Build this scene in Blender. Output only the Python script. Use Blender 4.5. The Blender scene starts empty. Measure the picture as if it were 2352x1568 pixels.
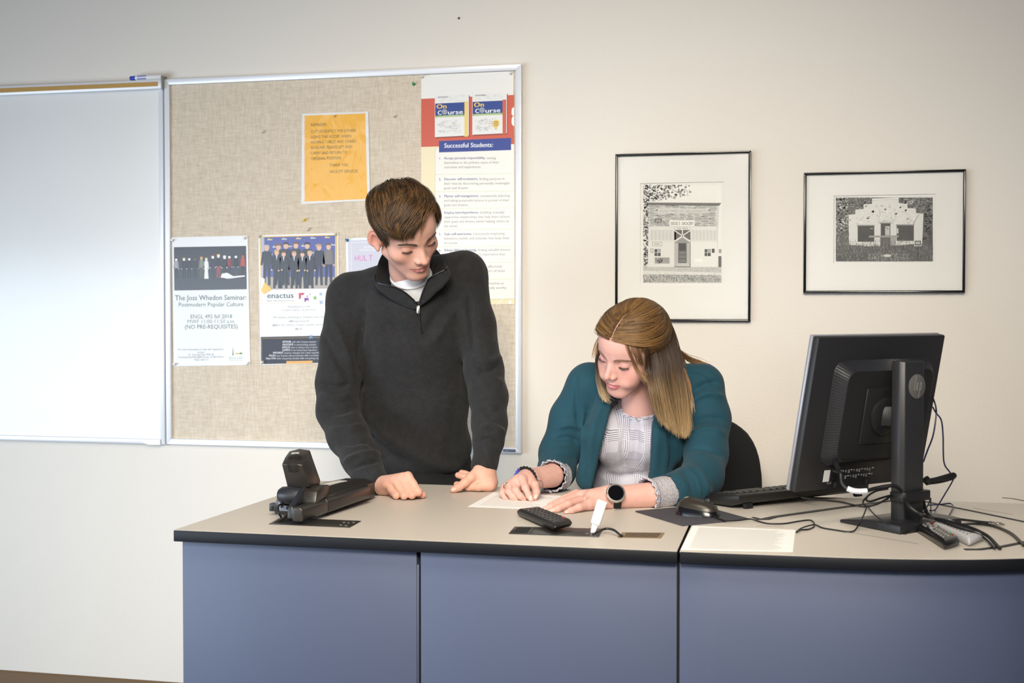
import bpy, bmesh, math, random
import numpy as np
from mathutils import Matrix, Vector
random.seed(7); RNG = np.random.default_rng(7)
SC = bpy.context.scene
COL = SC.collection

# ---------------------------------------------------------------- camera
FPX = 3194.0                                   # focal length in pixels of the 2352 px wide frame
YAW = math.radians(13.9); PIT = math.radians(1.507)
CAMP = np.array([0.0, -4.238, 1.36])
cam_d = bpy.data.cameras.new('camera'); cam = bpy.data.objects.new('camera', cam_d); COL.objects.link(cam)
cam_d.sensor_width = 36.0; cam_d.lens = FPX / 2352 * 36.0
cam.location = CAMP; cam.rotation_euler = (math.pi / 2 - PIT, 0, YAW)
cam_d.dof.use_dof = True; cam_d.dof.focus_distance = 3.55; cam_d.dof.aperture_fstop = 5.6
SC.camera = cam

# ---------------------------------------------------------------- world, window light, ceiling light, added pool light, exposure
w = bpy.data.worlds.new('room_ambient'); SC.world = w; w.use_nodes = True
w.node_tree.nodes['Background'].inputs[0].default_value = (0.86, 0.90, 1.0, 1)
w.node_tree.nodes['Background'].inputs[1].default_value = 0.12

def area(name, loc, target, sx, sy, power, color, spread=180):
    d = bpy.data.lights.new(name, 'AREA'); d.shape = 'RECTANGLE'; d.size = sx; d.size_y = sy
    d.energy = power; d.color = color; d.spread = math.radians(spread)
    o = bpy.data.objects.new(name, d); COL.objects.link(o); o.location = loc
    o.rotation_euler = (Vector(target) - Vector(loc)).to_track_quat('-Z', 'Y').to_euler()
    return o
area('window_daylight_left', (-4.0, -2.9, 0.90), (-1.35, 0, 0.72), 2.4, 1.3, 29, (0.70, 0.85, 1.0), 100)
area('window_daylight_rear', (-3.6, -6.3, 1.75), (-1.2, 0, 1.0), 3.4, 1.8, 58, (0.92, 0.96, 1.0))
area('ceiling_troffer_front', (-0.7, -2.5, 2.75), (-0.7, -2.5, 0), 1.2, 0.6, 32, (1.0, 0.87, 0.68))
area('added_pool_rear', (0.0, -4.7, 2.75), (-0.85, 0, 0.72), 1.6, 0.9, 18, (1.0, 0.93, 0.81), 50)  # added pool of light, narrowed and aimed low to darken top and corners
SC.view_settings.view_transform = 'Standard'; SC.view_settings.look = 'None'
SC.view_settings.exposure = 0.06; SC.view_settings.gamma = 1.0; SC.view_settings.use_curve_mapping = False
# ---------------------------------------------------------------- measuring helpers (photograph pixel -> point in the room)
FW = np.array([-math.sin(YAW) * math.cos(PIT), math.cos(YAW) * math.cos(PIT), -math.sin(PIT)])
RT = np.array([math.cos(YAW), math.sin(YAW), 0.0]); UPV = np.cross(RT, FW)
def ray(x, y): return FW + (x - 1176) / FPX * RT - (y - 784) / FPX * UPV
def at_y(x, y, Y): d = ray(x, y); return CAMP + d * ((Y - CAMP[1]) / d[1])
def at_z(x, y, Z): d = ray(x, y); return CAMP + d * ((Z - CAMP[2]) / d[2])
def project(P):
    v = np.asarray(P, float) - CAMP; z = v @ FW
    return np.stack([1176 + FPX * (v @ RT) / z, 784 - FPX * (v @ UPV) / z], -1)

# ---------------------------------------------------------------- materials
def lin(c):
    c = np.array(c[:3], float)
    if c.max() > 1.0: c = c / 255.0
    return tuple(np.where(c <= 0.04045, c / 12.92, ((c + 0.055) / 1.055) ** 2.4)) + (1.0,)
MATS = {}
def material(name, color=(200, 200, 200), rough=0.5, metal=0.0, spec=0.5, bump=None, vary=None, attr=None, coat=0.0, sss=0.0, sheen=0.0, emit=None):
    """procedural Principled material; bump=(scale,strength,detail); vary=(scale,amount) mottles the colour; attr=colour attribute"""
    if name in MATS: return MATS[name]
    m = bpy.data.materials.new(name); m.use_nodes = True; nt = m.node_tree; N = nt.nodes; L = nt.links
    b = N['Principled BSDF']
    b.inputs['Base Color'].default_value = lin(color); b.inputs['Roughness'].default_value = rough
    b.inputs['Metallic'].default_value = metal; b.inputs['Specular IOR Level'].default_value = spec
    b.inputs['Coat Weight'].default_value = coat; b.inputs['Coat Roughness'].default_value = 0.12
    if sheen: b.inputs['Sheen Weight'].default_value = sheen; b.inputs['Sheen Roughness'].default_value = 0.6
    if sss:
        b.inputs['Subsurface Weight'].default_value = sss; b.inputs['Subsurface Radius'].default_value = (1.0, 0.35, 0.2)
        b.inputs['Subsurface Scale'].default_value = 0.006
    tc = N.new('ShaderNodeTexCoord'); src = None
    if attr:
        a = N.new('ShaderNodeAttribute'); a.attribute_name = attr; src = a.outputs['Color']
        L.new(src, b.inputs['Base Color'])
    if vary:
        n = N.new('ShaderNodeTexNoise'); n.inputs['Scale'].default_value = vary[0]; n.inputs['Detail'].default_value = 4
        L.new(tc.outputs['Object'], n.inputs['Vector'])
        h = N.new('ShaderNodeMapRange'); h.inputs[1].default_value = 0.3; h.inputs[2].default_value = 0.7
        h.inputs[3].default_value = 1 - vary[1]; h.inputs[4].default_value = 1 + vary[1]
        L.new(n.outputs['Fac'], h.inputs[0])
        mx = N.new('ShaderNodeVectorMath'); mx.operation = 'MULTIPLY'
        if src: L.new(src, mx.inputs[0])
        else: mx.inputs[0].default_value = lin(color)[:3]
        L.new(h.outputs[0], mx.inputs[1]); L.new(mx.outputs[0], b.inputs['Base Color'])
    if bump:
        n = N.new('ShaderNodeTexNoise'); n.inputs['Scale'].default_value = bump[0]
        n.inputs['Detail'].default_value = bump[2] if len(bump) > 2 else 3
        L.new(tc.outputs['Object'], n.inputs['Vector'])
        bp = N.new('ShaderNodeBump'); bp.inputs['Strength'].default_value = bump[1]; bp.inputs['Distance'].default_value = 0.004
        L.new(n.outputs['Fac'], bp.inputs['Height']); L.new(bp.outputs[0], b.inputs['Normal'])
    if emit: b.inputs['Emission Color'].default_value = lin(emit[0]); b.inputs['Emission Strength'].default_value = emit[1]
    MATS[name] = m
    return m

# ---------------------------------------------------------------- objects
def tag(o, label=None, cat=None, group=None, kind=None):
    if label: o['label'] = label
    if cat: o['category'] = cat
    if group: o['group'] = group
    if kind: o['kind'] = kind
    return o
def thing(name, label, cat, loc=(0, 0, 0), group=None):
    o = bpy.data.objects.new(name, None); o.empty_display_size = 0.05; COL.objects.link(o); o.location = tuple(loc)
    return tag(o, label, cat, group)
def link_mesh(name, verts, faces, mat, parent=None, smooth=False, cols=None, label=None):
    me = bpy.data.meshes.new(name)
    loc = Vector(parent_origin(parent)) if parent else Vector((0, 0, 0))
    V = np.asarray(verts, np.float64).reshape(-1, 3) - np.array(loc)
    if isinstance(faces, np.ndarray):
        n = faces.shape[1]
        me.vertices.add(len(V)); me.vertices.foreach_set('co', V.astype(np.float32).ravel())
        me.loops.add(faces.size); me.loops.foreach_set('vertex_index', faces.astype(np.int32).ravel())
        me.polygons.add(len(faces)); me.polygons.foreach_set('loop_start', np.arange(0, faces.size, n, dtype=np.int32))
        me.update(calc_edges=True)
    else:
        me.from_pydata(V.tolist(), [], faces)
    if cols is not None:
        ca = me.color_attributes.new('Col', 'FLOAT_COLOR', 'POINT')
        C = np.ones((len(V), 4), np.float32); C[:, :3] = np.asarray(cols)[:, :3]
        ca.data.foreach_set('color', C.ravel())
    if mat: me.materials.append(mat)
    if smooth: me.polygons.foreach_set('use_smooth', np.ones(len(me.polygons), bool))
    me.validate(); me.update()
    o = bpy.data.objects.new(name, me); COL.objects.link(o)
    if parent: o.parent = parent
    if label: o['label'] = label
    return o
def parent_origin(p):
    v = Vector((0, 0, 0))
    while p is not None:
        v += p.location; p = p.parent
    return v
class MB:
    """collects simple solids in room coordinates; build() links them as one mesh object"""
    def __init__(s): s.v = []; s.f = []
    def add(s, V, F):
        k = len(s.v); s.v += [tuple(map(float, p)) for p in V]; s.f += [tuple(i + k for i in f) for f in F]; return s
    def box(s, lo, hi):
        x0, y0, z0 = lo; x1, y1, z1 = hi
        return s.add([(x0,y0,z0),(x1,y0,z0),(x1,y1,z0),(x0,y1,z0),(x0,y0,z1),(x1,y0,z1),(x1,y1,z1),(x0,y1,z1)],
                     [(0,3,2,1),(4,5,6,7),(0,1,5,4),(1,2,6,5),(2,3,7,6),(3,0,4,7)])
    def obox(s, c, R, size):
        """box centred at c, R = 3x3 with columns = box axes"""
        c = np.asarray(c); R = np.asarray(R); h = np.asarray(size) / 2
        V = [c + R @ (np.array([i, j, k]) * h) for k in (-1, 1) for (i, j) in ((-1,-1),(1,-1),(1,1),(-1,1))]
        return s.add(V, [(0,3,2,1),(4,5,6,7),(0,1,5,4),(1,2,6,5),(2,3,7,6),(3,0,4,7)])
    def prism(s, bottom, top):
        n = len(bottom); F = [tuple(reversed(range(n))), tuple(range(n, 2 * n))]
        F += [(i, (i + 1) % n, n + (i + 1) % n, n + i) for i in range(n)]
        return s.add(list(bottom) + list(top), F)
    def slab(s, pts, z0, z1): return s.prism([(p[0], p[1], z0) for p in pts], [(p[0], p[1], z1) for p in pts])
    def tube(s, pts, r, n=8, caps=True, flat=None):
        P = np.asarray(pts, float); m = len(P); r = np.broadcast_to(np.asarray(r, float), (m,))
        T = np.gradient(P, axis=0); T /= np.linalg.norm(T, axis=1)[:, None] + 1e-12
        up = np.array([0, 0, 1.0]) if abs(T[0][2]) < 0.9 else np.array([1.0, 0, 0])
        if flat is not None: up = np.asarray(flat[0], float)
        V = []; a = None
        for i in range(m):
            a = up - T[i] * (up @ T[i]) if a is None or flat is not None else a - T[i] * (a @ T[i])
            a /= np.linalg.norm(a) + 1e-12; b = np.cross(T[i], a)
            for k in range(n):
                t = 2 * math.pi * k / n
                V.append(P[i] + r[i] * (a * math.cos(t) * (flat[1] if flat is not None else 1) + b * math.sin(t)))
        F = [(i*n+k, i*n+(k+1) % n, (i+1)*n+(k+1) % n, (i+1)*n+k) for i in range(m-1) for k in range(n)]
        if caps: F += [tuple(reversed(range(n))), tuple(range((m-1)*n, m*n))]
        return s.add(V, F)
    def lathe(s, p0, axis, prof, n=16):
        """prof = [(distance along axis, radius), ...]"""
        ax = np.asarray(axis, float); ax /= np.linalg.norm(ax); p0 = np.asarray(p0, float)
        a = np.cross(ax, (0, 0, 1.0) if abs(ax[2]) < 0.9 else (1.0, 0, 0)); a /= np.linalg.norm(a); b = np.cross(ax, a)
        V = []; m = len(prof)
        for d, r in prof:
            for k in range(n):
                t = 2 * math.pi * k / n; V.append(p0 + ax * d + r * (a * math.cos(t) + b * math.sin(t)))
        F = [(i*n+k, i*n+(k+1) % n, (i+1)*n+(k+1) % n, (i+1)*n+k) for i in range(m-1) for k in range(n)]
        F += [tuple(reversed(range(n))), tuple(range((m-1)*n, m*n))]
        return s.add(V, F)
    def settle(s):
        s.v = [(x, y, max(z, 0.881)) for x, y, z in s.v]; return s
    def build(s, name, mat, parent=None, bevel=0, seg=2, smooth=False, label=None):
        o = link_mesh(name, s.v, s.f, mat, parent, smooth, label=label)
        bm = bmesh.new(); bm.from_mesh(o.data)
        bmesh.ops.recalc_face_normals(bm, faces=bm.faces)
        if bevel:
            ed = [e for e in bm.edges if len(e.link_faces) == 2 and e.calc_face_angle(0) > 0.6]
            bmesh.ops.bevel(bm, geom=ed, offset=bevel, segments=seg, profile=0.5, affect='EDGES', clamp_overlap=True)
        bm.to_mesh(o.data); bm.free()
        if bevel or smooth:
            for p in o.data.polygons: p.use_smooth = True
            try: o.data.set_sharp_from_angle(angle=math.radians(40))
            except Exception: pass
        return o
def smooth_path(pts, n=8):
    """Catmull-Rom through the points"""
    P = np.asarray(pts, float); P = np.vstack([2*P[0]-P[1], P, 2*P[-1]-P[-2]]); out = []
    for i in range(1, len(P) - 2):
        for k in range(n):
            t = k / n; a, b, c, d = P[i-1], P[i], P[i+1], P[i+2]
            out.append(0.5*((2*b)+(c-a)*t+(2*a-5*b+4*c-d)*t*t+(3*b-a-3*c+d)*t**3))
    out.append(P[-2]); return np.array(out)
def rrect(x0, y0, x1, y1, r, n=5):
    """rounded rectangle outline, counter-clockwise"""
    out = []
    for cx, cy, a0 in ((x1-r, y1-r, 0), (x0+r, y1-r, 90), (x0+r, y0+r, 180), (x1-r, y0+r, 270)):
        for k in range(n + 1):
            t = math.radians(a0 + 90 * k / n); out.append((cx + r*math.cos(t), cy + r*math.sin(t)))
    return out

# ---------------------------------------------------------------- flat print: coloured shapes and lettering on a sheet
_TXT = {}
def glyphs(s, bold=0.0):
    key = (s, bold)
    if key not in _TXT:
        c = bpy.data.curves.new('t', 'FONT'); c.body = s; c.size = 1.0; c.offset = bold; c.resolution_u = 2
        o = bpy.data.objects.new('t', c); me = o.to_mesh()
        V = np.array([v.co[:] for v in me.vertices]).reshape(-1, 3); me.calc_loop_triangles()
        F = [tuple(t.vertices) for t in me.loop_triangles]
        o.to_mesh_clear(); bpy.data.objects.remove(o); bpy.data.curves.remove(c)
        _TXT[key] = (V, F)
    return _TXT[key]
class Print:
    """mp(px, py, lift) maps photograph pixels to the sheet; every shape lies flat on it, layer by layer"""
    def __init__(s, mp, lift=0.0004, step=0.00012): s.mp = mp; s.v = []; s.f = []; s.c = []; s.l = lift; s.s = step
    def _put(s, P, F, col, layer):
        k = len(s.v); lf = s.l + s.s * layer; c = lin(col)
        s.v += [s.mp(x, y, lf) for x, y in P]; s.f += [tuple(i + k for i in f) for f in F]; s.c += [c] * len(P)
    def poly(s, P, col, layer=0): s._put(P, [tuple(range(len(P)))], col, layer); return s
    def rect(s, x0, y0, x1, y1, col, layer=0, slope=0.0):
        return s.poly([(x0, y0), (x1, y0 + slope*(x1-x0)), (x1, y1 + slope*(x1-x0)), (x0, y1)], col, layer)
    def disc(s, x, y, r, col, layer=0, n=12, ry=None):
        return s.poly([(x + r*math.cos(2*math.pi*k/n), y + (ry or r)*math.sin(2*math.pi*k/n)) for k in range(n)], col, layer)
    def line(s, P, w, col, layer=0):
        for (x0, y0), (x1, y1) in zip(P[:-1], P[1:]):
            d = math.hypot(x1-x0, y1-y0) or 1; nx, ny = -(y1-y0)/d*w/2, (x1-x0)/d*w/2
            s.poly([(x0+nx, y0+ny), (x1+nx, y1+ny), (x1-nx, y1-ny), (x0-nx, y0-ny)], col, layer)
        return s
    def text(s, x, y, body, size, col, layer=3, slope=0.0, width=None, bold=0.0, align='l'):
        """baseline start (x, y); size = em height in px; width = fitted line width in px"""
        V, F = glyphs(body)
        if not len(V): return s
        w = V[:, 0].max(); sx = (width / w) if width else size
        if bold: s.text(x + bold*size*2.2, y, body, size, col, layer + .5, slope, width, 0, align)
        x0 = x - (w*sx/2 if align == 'c' else 0)
        s._put([(x0 + p[0]*sx, y - p[1]*size + p[0]*sx*slope) for p in V], F, col, layer); return s
    def build(s, name, parent, mat, label=None):
        return link_mesh(name, s.v, s.f, mat, parent, cols=s.c, label=label)
# ---------------------------------------------------------------- the room shell
def wall_map(Y):
    def mp(px, py, lift): p = at_y(px, py, Y); return (p[0], Y - lift, p[2])
    return mp
m_wall = material('cream_wall_paint', (230, 223, 214), 0.62, bump=(170, 0.28, 4), spec=0.35)
tag(MB().box((-5.2, 0, 0), (2.4, 0.12, 2.9)).build('wall_back', m_wall), kind='structure')
m_floor = material('grey_carpet', (112, 106, 100), 0.95, bump=(400, 0.6), vary=(300, 0.2))
tag(MB().box((-5.2, -5.2, -0.05), (2.4, 0.0, 0)).build('floor', m_floor), kind='structure')
m_base = material('brown_vinyl_base', (112, 88, 62), 0.6)
tag(MB().prism([(-5.2, -0.001, 0), (-5.2, -0.012, 0), (-5.2, -0.009, 0.086), (-5.2, -0.001, 0.092)],
               [(2.4, -0.001, 0), (2.4, -0.012, 0), (2.4, -0.009, 0.086), (2.4, -0.001, 0.092)]).build('baseboard_back', m_base), kind='structure')
tag(MB().lathe(at_y(1054, 42, -0.0), (0, -1, 0), [(0, .004), (.004, .003), (.005, .001)], 8).build('nail', material('dark_nail', (90, 80, 70), .5)),
    'tiny dark nail in the wall high above the cork board', 'nail')

# ---------------------------------------------------------------- whiteboard
m_alu = material('white_aluminium', (232, 234, 240), 0.32, 0.15, bump=(90, 0.02))
m_enamel = material('white_board_enamel', (232, 231, 229), 0.22, vary=(3, 0.02))
m_cork = material('cork_strip', (196, 156, 92), 0.9, bump=(600, 0.5), vary=(500, 0.15))
YB = -0.020
wx1 = at_y(376, 600, YB)[0]; wtop = at_y(372, 182, YB)[2]; wbot = at_y(372, 1020, YB)[2]
wb = thing('whiteboard', 'wide white dry-erase board with aluminium frame left of the cork board', 'whiteboard', (-3.5, YB, wbot))
WX0 = -4.72
fw = 0.017
MB().box((WX0, -0.012, wbot), (wx1, -0.001, wtop)).build('writing_panel', m_enamel, wb)
MB().box((wx1 - fw, YB, wbot - .001), (wx1, -0.001, wtop)).build('side_rail', m_alu, wb, 0.002)
MB().box((WX0, YB, wbot), (WX0 + fw, -0.001, wtop)).build('side_rail', m_alu, wb, 0.002)
MB().box((WX0 + fw, YB - .001, wbot), (wx1 - fw, -0.001, wbot + 0.0165)).build('bottom_rail', m_alu, wb, 0.002)
z0 = at_y(200, 212, YB)[2]; z1 = at_y(200, 191, YB)[2]; xe = at_y(373, 190, YB - .012)[0]
rail = MB().box((WX0, YB - 0.014, z0), (xe - .004, -0.001, z1)).build('map_rail', m_alu, wb, 0.002)
MB().box((WX0 + .01, YB - 0.0155, z0 + .0085), (xe - .016, YB - .0125, z1 - .0075)).build('cork_strip', m_cork, rail)
MB().box((xe - .004, YB - .016, z0 - .001), (xe, -0.001, z1 + .012)).build('end_stop', material('grey_cap', (150, 150, 145), .4, .5), rail, .001)
tp = [(328, 1016.5), (340, 1021), (368, 1021.5), (368, 1009)]
MB().prism([tuple(at_y(a, b, YB - .001)) for a, b in tp], [tuple(at_y(a, b, YB - .0045)) for a, b in tp]).build('tape_patch', material('paper_tape', (246, 244, 240), .6), wb)

mk = thing('dry_erase_marker', 'blue capped dry-erase marker lying on the whiteboard top rail', 'marker', at_y(336, 178, YB - .008))
a = at_y(299, 179.5, YB - .008); b = at_y(373, 175.0, YB - .008); a[2] = b[2] = z1 + .0088; ax = (b - a) / np.linalg.norm(b - a); LM = np.linalg.norm(b - a)
m_blue = material('marker_blue', (38, 66, 178), .35); m_mw = material('marker_white', (236, 236, 238), .35)
MB().lathe(a, ax, [(0, .0055), (.003, .0068), (.018, .0072), (.019, .0085), (.0215, .0085)], 16).build('cap', m_blue, mk, smooth=True)
MB().lathe(a + ax*.0216, ax, [(0, .0085), (LM - .027, .0085), (LM - .025, .0075), (LM - .022, .0072)], 16).build('barrel', m_mw, mk, smooth=True)
for dz, nm in ((.0045, 0), (-.0045, 1), (.0, 2)):
    yy = -math.sqrt(.0087**2 - dz*dz)
    MB().box((a[0] + .029, a[1] + yy - .0004, a[2] + dz - (.0014 if nm == 0 else .0016 if nm == 1 else .0004)), (a[0] + .062, a[1] + yy + .0012, a[2] + dz + .0014 - (.001 if nm == 2 else 0))).build('printed_band', m_blue, mk)

# ---------------------------------------------------------------- cork board covered in fabric
cx0 = at_y(379, 600, YB)[0]; cx1 = at_y(1197, 600, YB)[0]; cz1 = at_y(1196, 147, YB)[2]; cz0 = at_y(1197, 1041, YB)[2]
def fabric_mat():
    m = material('woven_tan_fabric', (199, 182, 160), .85); nt = m.node_tree; N = nt.nodes; L = nt.links; b = N['Principled BSDF']
    tc = N.new('ShaderNodeTexCoord'); cols = []
    for sc in ((40, 40, 420), (420, 40, 40), (30, 30, 160), (160, 30, 30)):
        mp = N.new('ShaderNodeMapping'); mp.inputs['Scale'].default_value = sc; L.new(tc.outputs['Object'], mp.inputs['Vector'])
        n = N.new('ShaderNodeTexNoise'); n.inputs['Scale'].default_value = 1.0; n.inputs['Detail'].default_value = 3; L.new(mp.outputs[0], n.inputs['Vector']); cols.append(n)
    s = None
    for n in cols:
        if s is None: s = n.outputs['Fac']; continue
        ad = N.new('ShaderNodeMath'); ad.operation = 'ADD'; L.new(s, ad.inputs[0]); L.new(n.outputs['Fac'], ad.inputs[1]); s = ad.outputs[0]
    r = N.new('ShaderNodeValToRGB'); mr = N.new('ShaderNodeMapRange'); mr.inputs[1].default_value = 1.45; mr.inputs[2].default_value = 2.55
    L.new(s, mr.inputs[0]); L.new(mr.outputs[0], r.inputs[0])
    r.color_ramp.elements[0].color = lin((198, 182, 160)); r.color_ramp.elements[1].color = lin((226, 213, 196))
    L.new(r.outputs[0], b.inputs['Base Color'])
    bp = N.new('ShaderNodeBump'); bp.inputs['Strength'].default_value = .25; bp.inputs['Distance'].default_value = .002; L.new(s, bp.inputs['Height']); L.new(bp.outputs[0], b.inputs['Normal'])
    return m
cb = thing('bulletin_board', 'square tan fabric bulletin board in a white aluminium frame', 'bulletin board', ((cx0 + cx1) / 2, YB, cz0))
YF = -0.010                                     # fabric face
MB().box((cx0 + .01, YF, cz0 + .01), (cx1 - .01, -0.001, cz1 - .01)).build('fabric_panel', fabric_mat(), cb)
def rail_mitre(p0, p1, inn, nm):
    """a frame rail with mitred ends from outer corner p0 to p1 (x, z); inn = inward direction (x, z)"""
    wd = .0185; d = np.array(p1) - np.array(p0); d = d / np.linalg.norm(d); inn = np.array(inn)
    q0 = np.array(p0) + inn*wd + d*wd; q1 = np.array(p1) + inn*wd - d*wd
    P = [p0, p1, q1, q0]
    MB().prism([(x, YB, z) for x, z in P], [(x, -.001, z) for x, z in P]).build(nm, m_alu, cb, .0015)
rail_mitre((cx0, cz1), (cx1, cz1), (0, -1), 'frame_rail'); rail_mitre((cx1, cz0), (cx0, cz0), (0, 1), 'frame_rail')
rail_mitre((cx0, cz0), (cx0, cz1), (1, 0), 'frame_rail'); rail_mitre((cx1, cz1), (cx1, cz0), (-1, 0), 'frame_rail')
pl = at_y(1156, 1031, YB); pr = at_y(1184, 1038, YB)
npl = MB().box((pl[0], YB - .0012, pr[2]), (pr[0], YB + .002, pl[2])).build('name_plate', material('plate_grey', (86, 96, 122), .4, .3), cb)
P = Print(wall_map(YB), .0014)
P.text(1158, 1036.5, 'CLARUS', 5, (205, 210, 220), slope=.01, width=12); P.rect(1172, 1032.5, 1182, 1033.3, (140, 150, 170)); P.rect(1172, 1034.6, 1182, 1035.4, (140, 150, 170))
P.build('lettering', npl, material('print_matte', (255, 255, 255), .55, attr='Col'))
# ---------------------------------------------------------------- paper on the bulletin board
m_print = material('print_matte', (255, 255, 255), .55, attr='Col')
m_gloss = material('print_gloss', (255, 255, 255), .30, attr='Col', bump=(9, .12, 2))
m_lam = material('print_laminated', (255, 255, 255), .45, attr='Col', coat=.55)
def lam_bump(m, sc, st, dist):
    nt = m.node_tree; N = nt.nodes; L = nt.links; tc = N.new('ShaderNodeTexCoord'); mp = N.new('ShaderNodeMapping'); mp.inputs['Scale'].default_value = sc
    n = N.new('ShaderNodeTexNoise'); n.inputs['Scale'].default_value = 1; n.inputs['Detail'].default_value = 3; n.inputs['Distortion'].default_value = .6
    bp = N.new('ShaderNodeBump'); bp.inputs['Strength'].default_value = st; bp.inputs['Distance'].default_value = dist
    L.new(tc.outputs['Object'], mp.inputs['Vector']); L.new(mp.outputs[0], n.inputs['Vector']); L.new(n.outputs['Fac'], bp.inputs['Height'])
    L.new(bp.outputs[0], N['Principled BSDF'].inputs['Normal']); L.new(bp.outputs[0], N['Principled BSDF'].inputs['Coat Normal'])
lam_bump(m_lam, (26, 26, 11), 1.0, .004)
WM = wall_map(YF - .002)
def sheet(name, label, cat, quad, col, mat, th=.0006):
    c = at_y(sum(q[0] for q in quad) / 4, sum(q[1] for q in quad) / 4, YF - .002)
    t = thing(name, label, cat, (c[0], YF - .002, min(WM(*q, 0)[2] for q in quad)))
    b = [WM(x, y, 0) for x, y in quad]; f = [WM(x, y, th*.5) for x, y in quad]
    k = lin(col); o = link_mesh('sheet', b + f, [(3, 2, 1, 0), (4, 5, 6, 7), (0, 1, 5, 4), (1, 2, 6, 5), (2, 3, 7, 6), (3, 0, 4, 7)], mat, t, cols=[k]*8)
    return t
def pin(px, py, colour, label, base=YF - .002, nm='push_pin', r=.0052, clear=False):
    p = at_y(px, py, base); mt = material('pin_' + nm + str(colour), colour, .25, coat=.5)
    o = MB().lathe(p, (.0, -1, .12), [(-.003, .0008), (0, .0008), (.0005, r), (.002, r), (.0035, r*.62), (.008, r*.55), (.0095, r*.8), (.0115, r*.78), (.012, r*.4)], 12).build(nm, mt, smooth=True)
    return tag(o, label, 'push pin', 'push pins on the bulletin board')

# the amber reminder in a clear laminate
t = sheet('reminder_notice', 'amber laminated reminder notice pinned near the board centre', 'notice', [(694, 261), (846, 256), (850, 460), (692, 469)], (226, 224, 224), m_lam)
P = Print(WM); P.poly([(699.5, 265.5), (839, 260.5), (844, 457), (699.5, 463)], (240, 178, 60), 0)
LN = [(714, 290, 'REMINDER:', 37), (714, 305.5, 'OUT OF RESPECT FOR OTHERS', 104), (714, 318, 'USING THIS ROOM, WHEN', 92), (714, 330, 'MOVING TABLES AND CHAIRS', 104),
      (714, 342.5, 'AROUND, PLEASE LIFT AND', 95), (714, 355, 'CARRY AND RETURN TO', 83), (714, 367.5, 'ORIGINAL POSITION.', 71), (757, 382.5, 'THANK YOU,', 44), (757, 397.5, 'FACILITY SERVICES', 65)]
for x, y, s_, w_ in LN: P.text(x, y, s_, 9.6, (98, 88, 50), 2, -.026, w_)
P.build('lettering', t, m_lam)
pin(770, 267, (190, 175, 140), 'small clear pin at the top of the amber notice', nm='push_pin', r=.003)

# the seminar poster
t = sheet('seminar_poster', 'white seminar poster with dark picture of cut-out figures at lower left', 'poster', [(394.5, 545), (569, 541), (575, 838), (399, 841)], (238, 239, 241), m_print)
P = Print(WM); P.poly([(399.5, 567.5), (565.5, 564.5), (567, 664), (400.5, 667)], (58, 59, 68), 0)
def figure(P, x, top, foot, skin, hair, shirt, legs, w_=9, layer=1, robe=False):
    h = foot - top; hd = h * .075
    P.disc(x, top + hd, hd*.8, skin, layer + 2, 10, hd*1.05); P.poly([(x - hd*.95, top + hd*1.1), (x - hd*.7, top - hd*.1), (x + hd*.7, top - hd*.1), (x + hd*.95, top + hd*1.1), (x + hd*.5, top + hd*.5), (x - hd*.5, top + hd*.5)], hair, layer + 3)
    sh = top + hd*2.1; hip = top + h*.5
    P.poly([(x - w_*.5, sh + 1), (x - w_*.15, sh - 1), (x + w_*.15, sh - 1), (x + w_*.5, sh + 1), (x + w_*.38, hip), (x - w_*.38, hip)], shirt, layer + 1)
    for s_ in (-1, 1):
        P.poly([(x + s_*w_*.5, sh + 1), (x + s_*w_*.32, sh + 2), (x + s_*w_*.46, hip + 1), (x + s_*w_*.68, hip)], tuple(int(c*.88) for c in shirt), layer + 1.5); P.disc(x + s_*w_*.58, hip + 1.6, w_*.11, skin, layer + 2, 6)
        if not robe: P.poly([(x + s_*w_*.02, hip), (x + s_*w_*.38, hip), (x + s_*w_*.42, foot), (x + s_*w_*.16, foot)], legs, layer)
    if robe: P.poly([(x - w_*.38, hip), (x + w_*.38, hip), (x + w_*.55, foot), (x - w_*.5, foot)], shirt, layer)
wh = (228, 226, 224); K = (36, 37, 44)
for x, tp_, ft, sk, hr, st, lg, rb in [(405, 592, 640, wh, K, (150, 150, 156), K, 0), (423, 592, 640, wh, (196, 180, 90), K, K, 0), (435, 591, 640, wh, K, K, K, 0), (448, 591, 640, (110, 90, 80), K, (46, 46, 52), K, 0),
        (463, 589, 640, (200, 170, 140), (180, 110, 60), (124, 130, 116), (84, 88, 76), 0), (474, 592, 640, wh, (200, 180, 80), wh, wh, 1), (489, 586, 640, wh, (178, 40, 40), (44, 46, 66), (48, 50, 66), 0),
        (502, 584, 638, wh, (222, 200, 80), K, (176, 44, 52), 0), (516, 587, 640, wh, wh, K, K, 0), (527, 586, 636, wh, K, (130, 36, 44), (60, 40, 60), 0), (542, 585, 638, wh, K, K, (62, 64, 76), 0), (558, 584, 638, (170, 84, 66), (70, 40, 40), (178, 66, 60), K, 0)]:
    figure(P, x, tp_, ft, sk, hr, st, lg, 9.5, robe=bool(rb))
P.poly([(510, 628), (522, 626), (536, 634), (562, 632), (563, 635), (540, 638), (524, 640), (507, 637)], wh, 5)
P.build('picture', t, m_gloss)
P = Print(WM)
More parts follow.
